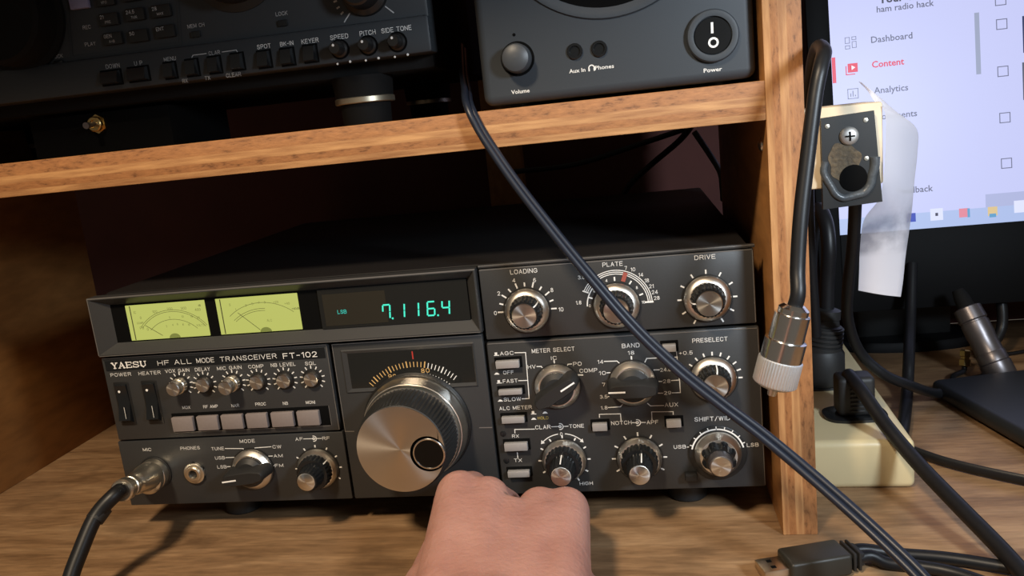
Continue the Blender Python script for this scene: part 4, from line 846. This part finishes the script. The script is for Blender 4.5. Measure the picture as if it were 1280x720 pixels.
# ------------------------------------------------------------------ bracket block, paper strip
bk = thing('cable_bracket', 'cream block with a scorched black plate screwed on, fixed beside the plywood post', 'bracket', (408, -10, 157))
B(390.5, 425.5, -16, 14, 157.5, 195.0, bev=1.2).build('block', M['block'], bk)
qd = [at(px, py, -19) for px, py in ((1029, 262), (1103, 252), (1092.5, 138), (1026, 148))]
m = MB(); m.add([(q.x, -19.2, q.z) for q in qd] + [(q.x, -16, q.z) for q in qd], [(0, 1, 2, 3), (7, 6, 5, 4), (0, 4, 5, 1), (1, 5, 6, 2), (2, 6, 7, 3), (3, 7, 4, 0)]); pl = m.build('plate', M['black'], bk)
p = at(1061, 170, -19)
scw = MB().lathe((p.x, -19.2, p.z), (0, -1, 0), [(0, 4.2), (.6, 4.2), (1.6, 3.5), (2.2, 2.2), (2.4, 0)], 32).build('screw', M['screw'], bk)
m = MB(); m.box(p.x - 2.1, p.x + 2.1, -21.75, -21.0, p.z - .35, p.z + .35); m.box(p.x - .35, p.x + .35, -21.8, -21.0, p.z - 2.1, p.z + 2.1); m.build('screw_slot', M['void'], scw)
p = at(1062, 212, -19)
m = MB(); P = []
for i in range(13):
    a = radians(165 + 210 * i / 12); rr = 1 + .05 * sin(i * 1.7)
    P.append((p.x + 11.0 * rr * cos(a), -19.0, p.z + 1 + 14 * rr * sin(a)))
m.tube(P, [1.6, 2.2], n=6); m.build('melted_rim', M['melt'], bk)
m = MB(); n = 40; vs = [(p.x - .5, -19.35, p.z + 1)]
for i in range(n):
    a = 2 * pi * i / n; rr = 1 + .10 * sin(3 * a + 1) + .06 * sin(7 * a); vs.append((p.x - 2.5 + 7 * rr * cos(a), -19.4, p.z + 4 + 8.5 * rr * sin(a)))
m.add(vs, [(0, 1 + i, 1 + (i + 1) % n) for i in range(n)]); m.build('scorch_mark', M['dirt'], bk)
MB().lathe((p.x + 1.5, -19.5, p.z - 4), (0, -1, 0), [(0, 6.2), (.25, 5.8), (.26, 0)], 24).build('plate_hole', M['void'], bk)
for px, py in ((1082, 150), (1034, 158), (1083, 198)):
    q = at(px, py, -19.2); MB().lathe((q.x, -19.2, q.z), (0, -1, 0), [(0, 1.2), (.4, 1.0), (.5, 0)], 12).build('plate_stud', M['nickel'], bk)

mp_, nt, b = new_mat('white_paper')
b.inputs['Base Color'].default_value = (.66, .66, .72, 1); b.inputs['Roughness'].default_value = .6
tr = nt.nodes.new('ShaderNodeBsdfTranslucent'); tr.inputs[0].default_value = (.72, .72, .80, 1)
tc = nt.nodes.new('ShaderNodeTexCoord'); nz = nt.nodes.new('ShaderNodeTexNoise'); nz.inputs['Scale'].default_value = 60; nz.inputs['Detail'].default_value = 6
nt.links.new(tc.outputs['Object'], nz.inputs['Vector'])
sp_ = nt.nodes.new('ShaderNodeSeparateXYZ'); nt.links.new(tc.outputs['Object'], sp_.inputs[0])
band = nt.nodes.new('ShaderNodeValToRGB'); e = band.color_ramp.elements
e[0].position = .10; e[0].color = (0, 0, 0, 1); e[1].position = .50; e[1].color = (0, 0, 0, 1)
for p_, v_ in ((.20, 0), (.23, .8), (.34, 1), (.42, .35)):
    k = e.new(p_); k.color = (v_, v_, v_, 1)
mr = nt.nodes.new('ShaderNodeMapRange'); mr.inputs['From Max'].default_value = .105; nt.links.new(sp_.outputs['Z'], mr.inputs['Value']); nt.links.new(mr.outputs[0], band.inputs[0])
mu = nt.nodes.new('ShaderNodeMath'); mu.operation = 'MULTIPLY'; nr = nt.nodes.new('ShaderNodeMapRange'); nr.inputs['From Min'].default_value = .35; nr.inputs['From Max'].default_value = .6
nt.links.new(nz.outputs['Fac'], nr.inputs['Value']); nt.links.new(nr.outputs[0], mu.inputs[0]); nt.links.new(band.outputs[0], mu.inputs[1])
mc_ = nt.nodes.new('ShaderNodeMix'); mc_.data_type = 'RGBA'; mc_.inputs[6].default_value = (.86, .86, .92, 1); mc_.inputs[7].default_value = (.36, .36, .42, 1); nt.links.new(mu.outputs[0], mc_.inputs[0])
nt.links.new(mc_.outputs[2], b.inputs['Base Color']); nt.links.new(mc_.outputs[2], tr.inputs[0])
mxs = nt.nodes.new('ShaderNodeMixShader'); mxs.inputs[0].default_value = .5
out = nt.nodes['Material Output']; nt.links.new(b.outputs[0], mxs.inputs[1]); nt.links.new(tr.outputs[0], mxs.inputs[2]); tp_ = nt.nodes.new('ShaderNodeBsdfTransparent'); mx2 = nt.nodes.new('ShaderNodeMixShader'); mx2.inputs[0].default_value = .38
nt.links.new(mxs.outputs[0], mx2.inputs[1]); nt.links.new(tp_.outputs[0], mx2.inputs[2]); nt.links.new(mx2.outputs[0], out.inputs['Surface'])
rows = [((1073, 102, -8), (1077, 104, -8)), ((1084, 113, -10), (1098, 120, -8)), ((1094, 128, -14), (1120, 139, -4)), ((1106, 140, -17.5), (1146, 161, 8)), ((1107, 180, -17.5), (1147, 190, 8)), ((1104, 225, -17), (1143, 228, 6)), ((1098, 250, -12), (1140, 262, 4)), ((1080, 275, -6), (1136, 292, 2)), ((1075, 310, -4), (1132, 320, 0)), ((1074, 340, -4), (1129, 350, -2)), ((1073, 363, -5), (1126, 371, -4))]
Lc = catmull([at(*r[0]) for r in rows], 5); Rc = catmull([at(*r[1]) for r in rows], 5)
m = MB(); vs = []; W_ = 8
for a, c_ in zip(Lc, Rc):
    for j in range(W_ + 1):
        t = j / W_; q = a.lerp(c_, t); q = q + Vector((0, -2.2 * sin(pi * t), 0)); vs.append(q)
nr_ = len(Lc); base = len(vs); vs += [q + Vector((.05, .3, 0)) for q in vs]
fs = []
for i in range(nr_ - 1):
    for j in range(W_):
        a = i * (W_ + 1) + j; f = (a, a + 1, a + W_ + 2, a + W_ + 1); fs.append(f); fs.append(tuple(reversed([q + base for q in f])))
for i in range(nr_ - 1):
    for j in (0, W_):
        a = i * (W_ + 1) + j; f = (a, a + W_ + 1, a + W_ + 1 + base, a + base); fs.append(f if j == 0 else tuple(reversed(f)))
for i in (0, nr_ - 1):
    for j in range(W_):
        a = i * (W_ + 1) + j; f = (a, a + base, a + 1 + base, a + 1); fs.append(f if i else tuple(reversed(f)))
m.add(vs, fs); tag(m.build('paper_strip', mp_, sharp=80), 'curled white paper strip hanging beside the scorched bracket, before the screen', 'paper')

# ------------------------------------------------------------------ coax cable with chrome plug hanging before the post
cx = thing('coax_cable', 'black coax cable with a chrome knurled plug hanging in front of the plywood post', 'cable', at(966, 490, -66))
a0 = at(993, 384, -66); a1 = at(966, 487, -66); ax = (a1 - a0).normalized(); LL = (a1 - a0).length; k = LL / 37.0
MB().lathe(a0, ax, [(-1, 4.4), (0, 5.8), (.6, 6.4), (3, 6.4), (3.2, 7.4), (14.5, 7.5), (14.8, 8.8), (16.5, 8.8), (24, 8.8), (24.4, 8.0)], 48).build('plug_body', M['chrome'], cx)
MB().lathe(a0, ax, [(23.2, 8.6), (23.8, 9.5, .35), (34.5, 9.5, .35), (35.2, 8.8), (35.2, 7.6), (34, 7.0)], 192, flutes=48).build('coupling_ring', M['knurl'], cx)
MB().lathe(a0, ax, [(33, 6.9), (36.4, 6.9), (36.6, 2.6), (36.8, 2.2), (40.5, 1.8), (41, 0)], 32).build('centre_pin', M['nickel'], cx)
MB().tube([a0 + ax * 2, a0 - ax * 6, at(997, 335, -62), at(1001, 270, -58), at(1009, 200, -54), at(1019, 120, -50), at(1026, 84, -47), at(1030, 64, -38), at(1021, 62, -12), at(1013, 105, 25), at(1010, 180, 60), at(1012, 300, 80), at(1020, 420, 90)], 3.25, seg=16).build('cable_jacket', M['cable'], cx)

# ------------------------------------------------------------------ twin cable draped from the shelf
pts = [(578, 60, 90), (580, 92, 40), (583, 112, 4), (586, 132, -21), (602, 165, -26), (640, 222, -30), (690, 287, -35), (740, 348, -40), (795, 411, -45), (850, 463, -51), (900, 503, -57), (950, 541, -63), (1000, 582, -71), (1060, 634, -84), (1110, 680, -97), (1155, 725, -110), (1210, 790, -128)]
C0 = catmull([at(*p) for p in pts], 6); m1 = MB(); 
for sgn in (-1, 1):
    Q = []
    for i, p in enumerate(C0):
        t = (C0[min(i + 1, len(C0) - 1)] - C0[max(i - 1, 0)]).normalized(); f_ = i / (len(C0) - 1); n_ = t.cross(Vector((0.2, -1, .3))).normalized(); b_ = n_.cross(t).normalized(); th = radians(60 - 52 * f_); Q.append(p + (n_ * cos(th) + b_ * sin(th)) * 1.6 * sgn)
    m1.tube(Q, 1.75, smooth=False)
tag(m1.build('twin_cable', M['cableblue']), 'flat black twin cable draped from the shelf diagonally across the grey transceiver front', 'cable')

# ------------------------------------------------------------------ things on the desk at the right
sl = thing('slim_case', 'slim black case with rounded corners lying on the desk at the right edge', 'device', (560, 100, DESK))
rs = Matrix.Translation((507, 160, 0)) @ Matrix.Rotation(radians(11), 4, 'Z')
B(0, 190, -150, 8, DESK + 1.5, -4.5, bev=5, seg=3, rot=rs).build('case', simple('case_black', (.013, .015, .017), .45, noise=.1), sl)
for a, b_ in ((18, -8), (18, -135), (170, -8), (170, -135)):
    q = rs @ Vector((a, b_, 0)); MB().lathe((q.x, q.y, DESK), (0, 0, 1), [(0, 5), (2, 5)], 16).build('rubber_foot', M['rubber'], sl)
q = rs @ Vector((0, 0, 0))
dc = thing('device_cable', 'black cable curving down from the bracket into the slim black case', 'cable', (q.x, q.y, DESK))
e_ = Vector((q.x + 6, q.y - 3, -12))
MB().tube([at(1069, 200, 20), at(1069, 255, 40), at(1066, 310, 60), at(1060, 360, 80), at(1060, 400, 100), at(1075, 440, 112), at(1105, 468, 114), at(1138, 482, 122), e_ + Vector((-12, -8, 4)), e_], 3.4).build('cable_jacket', M['cable'], dc)
tag(MB().tube([at(1140, 330, 240), at(1138, 400, 215), at(1136, 450, 185), at(1134, 490, 165), atz(1130, 528, DESK + 5), atz(1127, 545, DESK + 4)], 4.0).build('hanging_cable', M['cable']), 'straight black cord hanging down to the desk behind the power strip', 'cable')
m = MB(); Q = [atz(1090, 545, DESK + 2), atz(1150, 570, DESK + 2), atz(1200, 586, DESK + 2), atz(1280, 604, DESK + 2), atz(1380, 622, DESK + 2)]
Pq = catmull(Q, 8); vs = []; n = 14
for i, p in enumerate(Pq):
    t = (Pq[min(i + 1, len(Pq) - 1)] - Pq[max(i - 1, 0)]).normalized(); sd = t.cross(Vector((0, 0, 1))).normalized(); a_ = (sd * .35 + Vector((0, 0, 1))).normalized(); b_ = a_.cross(t).normalized()
    for k in range(n): vs.append(p + Vector((0, 0, 1.8)) + a_ * 3.6 * cos(2 * pi * k / n) + b_ * 1.9 * sin(2 * pi * k / n))
fs = [(i * n + k, i * n + (k + 1) % n, (i + 1) * n + (k + 1) % n, (i + 1) * n + k) for i in range(len(Pq) - 1) for k in range(n)] + [tuple(range(n)), tuple((len(Pq) - 1) * n + k for k in range(n))]
m.add(vs, fs)
tag(m.build('flat_cord', M['cable']), 'flat black cord lying on the desk right of the cream power strip', 'cable')
ad = thing('coax_adapter', 'gunmetal barrel adapter of stacked rings leaning behind the slim black case', 'adapter', at(1252, 470, 186))
b0 = at(1208, 384, 212); b1 = at(1254, 474, 186); ax = (b1 - b0).normalized(); LL = (b1 - b0).length
f = LL / 60.0
MB().lathe(b0, ax, [(t * f, r) for t, r in ((0, 7), (1, 9.5), (11, 10), (12, 9.2), (13, 9.2), (13.4, 9.8), (24, 9.8), (26, 9.4), (38, 9.6), (39, 9.8))], 40).build('upper_barrel', M['gunmetal'], ad)
MB().lathe(b0, ax, [(t * f, r) for t, r in ((38.5, 9.9), (39, 10.2), (46, 10.2), (46.6, 9.8), (47.2, 10.6), (57, 10.6), (58, 10), (60, 6))], 40).build('coupling_ring', M['gunmetal'], ad)
MB().lathe(b0, -ax, [(-1, 6), (8, 5.5), (14, 4), (14.5, 0)], 24).build('rubber_boot', M['footblk'], ad)
gc = thing('antenna_lead', 'thin black lead with a small gold connector on the desk beside the barrel adapter', 'cable', at(1206, 448, 215))
g0 = at(1207, 437, 215); g1 = at(1206, 459, 212)
MB().lathe(g0, g1 - g0, [(0, 3), (1, 4), (5, 4), (5.5, 3.2), (7, 3.2), (7.5, 4.2), (12, 4.2), (13, 2.5)], 6).build('gold_connector', M['brass'], gc)
MB().tube([g1 + (g0 - g1).normalized() * 2, at(1204, 464, 210), atz(1192, 470, DESK + 3), atz(1195, 476, DESK + 2), atz(1230, 470, DESK + 2)], 1.9).build('lead', M['cable'], gc)
m = MB(); m.tube([at(1244, 350, 260), at(1252, 380, 250), at(1252, 410, 245), at(1240, 430, 240), atz(1226, 436, DESK + 8)], 4)
tag(m.build('looped_cable', M['cable']), 'black cable looping down behind the barrel adapter at the right edge', 'cable')
m = MB(); m.tube([atz(1220, 446, DESK + 1.6), atz(1250, 444, DESK + 1.6), atz(1300, 436, DESK + 1.6)], 1.5)
tag(m.build('thin_wire', M['cable']), 'thin black wire lying on the desk behind the slim case', 'cable')

# USB cable in front
us = thing('usb_cable', 'black twin USB cable with a metal plug lying on the desk at the front', 'cable', atz(1010, 705, DESK))
u0 = atz(1064, 694, DESK + 6); u1 = atz(944, 714, DESK + 6); dx = (u1 - u0); dx.z = 0; dirx = dx.normalized(); ang = math.atan2(-dirx.y, -dirx.x)
ru_ = Matrix.Translation(u0) @ Matrix.Rotation(ang, 4, 'Z')
Lb = 39 * .8
B(-33, -3.5, -8.2, 8.2, -5.2, 5.2, bev=1.6, seg=3, rot=ru_).build('plug_body', simple('usb_body', (.022, .021, .017), .45), us)
m = MB()
for i in range(3): m.box(-5 + i * 2.6, -3.4 + i * 2.6, -7, 7, -4.6, 4.6, bev=.8, rot=ru_)
m.box(-6, 4, -5.4, 5.4, -3.4, 3.4, bev=1, rot=ru_); m.build('strain_relief', M['rubber'], us)
sh = MB().box(-45, -32.5, -6, 6, -2.3, 2.3, bev=.5, rot=ru_).build('metal_shell', simple('usb_shell', (.62, .50, .36), .3, 1.0), us)
m = MB(); 
for s_ in (-2.6, 2.6): m.box(-40.5, -38.2, s_ - 1, s_ + 1, 2.2, 2.45, rot=ru_)
m.build('shell_windows', M['void'], sh)
for off, far in ((3.0, [(1120, 692), (1180, 697), (1240, 706), (1330, 722)]), (-3.0, [(1110, 704), (1150, 708), (1200, 718), (1290, 750)])):
    s0 = ru_ @ Vector((1, off, 0)); s1 = ru_ @ Vector((8, off, 0))
    MB().tube([s0, s1] + [atz(px, py, DESK + 3.4) for px, py in far], 2.9).build('cable_jacket', M['cable'], us)

# dim cables hanging behind the transceiver
for i, (P, r_, lab) in enumerate((([(870, 150, 260), (850, 175, 280), (815, 205, 316), (790, 228, 326), (778, 246, 332)], 2.6, 'dark cable slanting down inside the shelf behind the transceiver'), ([(868, 165, 200), (885, 190, 205), (900, 215, 212), (903, 235, 220), (904, 250, 225)], 2.2, 'grey cable looping near the right side inside the shelf'), ([(640, 215, 300), (720, 205, 310), (800, 180, 300), (860, 160, 280)], 2.4, 'dark cable sagging across the back of the shelf compartment'))):
    tag(MB().tube([at(*p) for p in P], r_).build('rear_cable', simple('grey_jacket', (.07, .07, .065), .5) if i == 1 else M['cable']), lab, 'cable')
x0 = at(612, 250, 325).x; x1 = at(655, 250, 325).x
tag(B(x0, x1, 330, 352, DESK, 420, bev=1).build('wall_batten', M['face']), 'upright brown wooden batten on the wall behind the transceiver', 'batten')

# ------------------------------------------------------------------ the hand
mh, nt, b = new_mat('skin'); N = nt.nodes.new; L = nt.links.new
tc = N('ShaderNodeTexCoord'); n1 = N('ShaderNodeTexNoise'); n1.inputs['Scale'].default_value = 45; n1.inputs['Detail'].default_value = 5; L(tc.outputs['Object'], n1.inputs['Vector'])
cr = N('ShaderNodeValToRGB'); e = cr.color_ramp.elements; e[0].position = .3; e[0].color = (.37, .18, .145, 1); e[1].position = .7; e[1].color = (.47, .25, .205, 1)
L(n1.outputs['Fac'], cr.inputs[0])
n2 = N('ShaderNodeTexNoise'); n2.inputs['Scale'].default_value = 420; n2.inputs['Detail'].default_value = 4; L(tc.outputs['Object'], n2.inputs['Vector'])
mpw = N('ShaderNodeMapping'); mpw.inputs['Scale'].default_value = (1, 1.5, 1); L(tc.outputs['Object'], mpw.inputs['Vector'])
n3 = N('ShaderNodeTexNoise'); n3.inputs['Scale'].default_value = 85; n3.inputs['Detail'].default_value = 5; n3.inputs['Distortion'].default_value = 1.0; L(mpw.outputs[0], n3.inputs['Vector'])
ad_ = N('ShaderNodeMath'); ad_.operation = 'MULTIPLY_ADD'; ad_.inputs[1].default_value = .9; L(n3.outputs['Fac'], ad_.inputs[0]); L(n2.outputs['Fac'], ad_.inputs[2])
bp = N('ShaderNodeBump'); bp.inputs['Strength'].default_value = .55; bp.inputs['Distance'].default_value = .0007; L(ad_.outputs[0], bp.inputs['Height']); L(bp.outputs[0], b.inputs['Normal'])
b.inputs['Roughness'].default_value = .5; b.inputs['Subsurface Weight'].default_value = .12; b.inputs['Subsurface Radius'].default_value = (.006, .002, .001); b.inputs['Subsurface Scale'].default_value = .4
L(cr.outputs[0], b.inputs['Base Color'])
def bone(m, a, c_, r0, r1, seg=20):
    a = Vector(a); c_ = Vector(c_); d = (c_ - a); L0 = d.length; pr = []
    for i in range(6): t = pi / 2 * i / 6; pr.append((-r0 * cos(t), max(r0 * sin(t), 1e-7)))
    pr.append((0, r0)); pr.append((L0, r1))
    for i in range(1, 7): t = pi / 2 * i / 6; pr.append((L0 + r1 * sin(t), max(r1 * cos(t), 1e-7)))
    m.lathe(a, d, pr, seg)
hm = MB()
MCP = [Vector((215, -52, 25.5)), Vector((229, -54, 24)), Vector((254, -52, 16.5)), Vector((266.5, -50, 14.5))]
RM = [12.5, 11.5, 11.5, 12]
WR = [Vector((224, -136, 10)), Vector((238, -138, 11)), Vector((254, -138, 10)), Vector((268, -136, 8))]
for k in range(4): bone(hm, WR[k], MCP[k], 15.5, RM[k])
for k in range(3): bone(hm, (WR[k] + WR[k + 1]) / 2, (MCP[k] + MCP[k + 1]) / 2 + Vector((0, -12, -4)), 14, 10)
bone(hm, (218, -122, 2), (214, -80, 6), 15, 13); bone(hm, (266, -130, 0), (266, -70, 3), 15.5, 13); bone(hm, (220, -100, 2), (225, -66, 6), 15, 12); bone(hm, (246, -136, 11), (241.5, -66, 17.5), 15.5, 12.5); bone(hm, (231, -136, 11), (223, -66, 22.5), 15, 12.5); bone(hm, (256, -136, 10), (259, -66, 15), 15, 12.5)
PIP = [Vector((214, -21, 15)), Vector((232, -24, 5)), Vector((251, -24, 1)), Vector((264, -24, 0))]
DIP = [Vector((204, -14.5, 5.5)), Vector((227, -27, -7)), Vector((247, -29, -8)), Vector((260, -31, -8))]
TIP = [Vector((195, -15.5, 4.0)), Vector((222, -42, -8)), Vector((243, -46, -9)), Vector((257, -46, -9))]
for k in range(4):
    s_ = (1, 1, .96, .88)[k]
    bone(hm, MCP[k], PIP[k], RM[k] - 1.2, 8.6 * s_); bone(hm, PIP[k], DIP[k], 8.2 * s_, 7.4 * s_); bone(hm, DIP[k], TIP[k], 7.2 * s_, 6.2 * s_)
TH = [Vector((216, -128, 4)), Vector((207, -94, 1)), Vector((205, -64, 2)), Vector((203, -44, 8))]
for (a, c_), (r0, r1) in zip(zip(TH, TH[1:]), ((15, 13), (12, 10), (9.4, 7.6))): bone(hm, a, c_, r0, r1)
bone(hm, (272, -118, -1), (281, -96, -2), 13, 8)
bone(hm, (244, -134, 6), (252, -210, 12), 23, 23); bone(hm, (232, -134, 7), (244, -210, 12), 22, 23); bone(hm, (258, -134, 6), (262, -210, 12), 21, 22); bone(hm, (252, -205, 12), (262, -330, 32), 27, 34); bone(hm, (262, -330, 32), (268, -400, 42), 34, 38)
bmesh.ops.recalc_face_normals(hm.bm, faces=hm.bm.faces)
me = bpy.data.meshes.new('t'); hm.bm.to_mesh(me); hm.bm.free(); to = bpy.data.objects.new('t', me); COL.objects.link(to)
md = to.modifiers.new('r', 'REMESH'); md.mode = 'VOXEL'; md.voxel_size = 1.3
md = to.modifiers.new('s', 'SMOOTH'); md.factor = .5; md.iterations = 22
dg = bpy.context.evaluated_depsgraph_get(); me2 = bpy.data.meshes.new_from_object(to.evaluated_get(dg))
bpy.data.objects.remove(to); bpy.data.meshes.remove(me)
from mathutils.bvhtree import BVHTree
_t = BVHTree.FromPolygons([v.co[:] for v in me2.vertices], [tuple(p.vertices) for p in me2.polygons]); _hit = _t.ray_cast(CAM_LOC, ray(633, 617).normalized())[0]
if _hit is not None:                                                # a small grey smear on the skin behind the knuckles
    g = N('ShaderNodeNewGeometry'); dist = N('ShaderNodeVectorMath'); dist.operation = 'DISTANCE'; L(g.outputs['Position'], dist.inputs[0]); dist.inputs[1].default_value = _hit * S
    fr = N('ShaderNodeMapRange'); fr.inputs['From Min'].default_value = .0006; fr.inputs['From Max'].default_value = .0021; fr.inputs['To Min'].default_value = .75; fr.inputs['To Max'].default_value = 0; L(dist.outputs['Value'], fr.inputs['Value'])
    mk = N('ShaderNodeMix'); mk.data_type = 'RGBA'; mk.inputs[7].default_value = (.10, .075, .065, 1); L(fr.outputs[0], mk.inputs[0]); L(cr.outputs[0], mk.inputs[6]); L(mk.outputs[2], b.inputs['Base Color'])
m = MB(); m.bm.from_mesh(me2); bpy.data.meshes.remove(me2)
tag(m.build('person', mh, sharp=180), 'bare hand and forearm of a person reaching in to turn the large tuning knob', 'person')
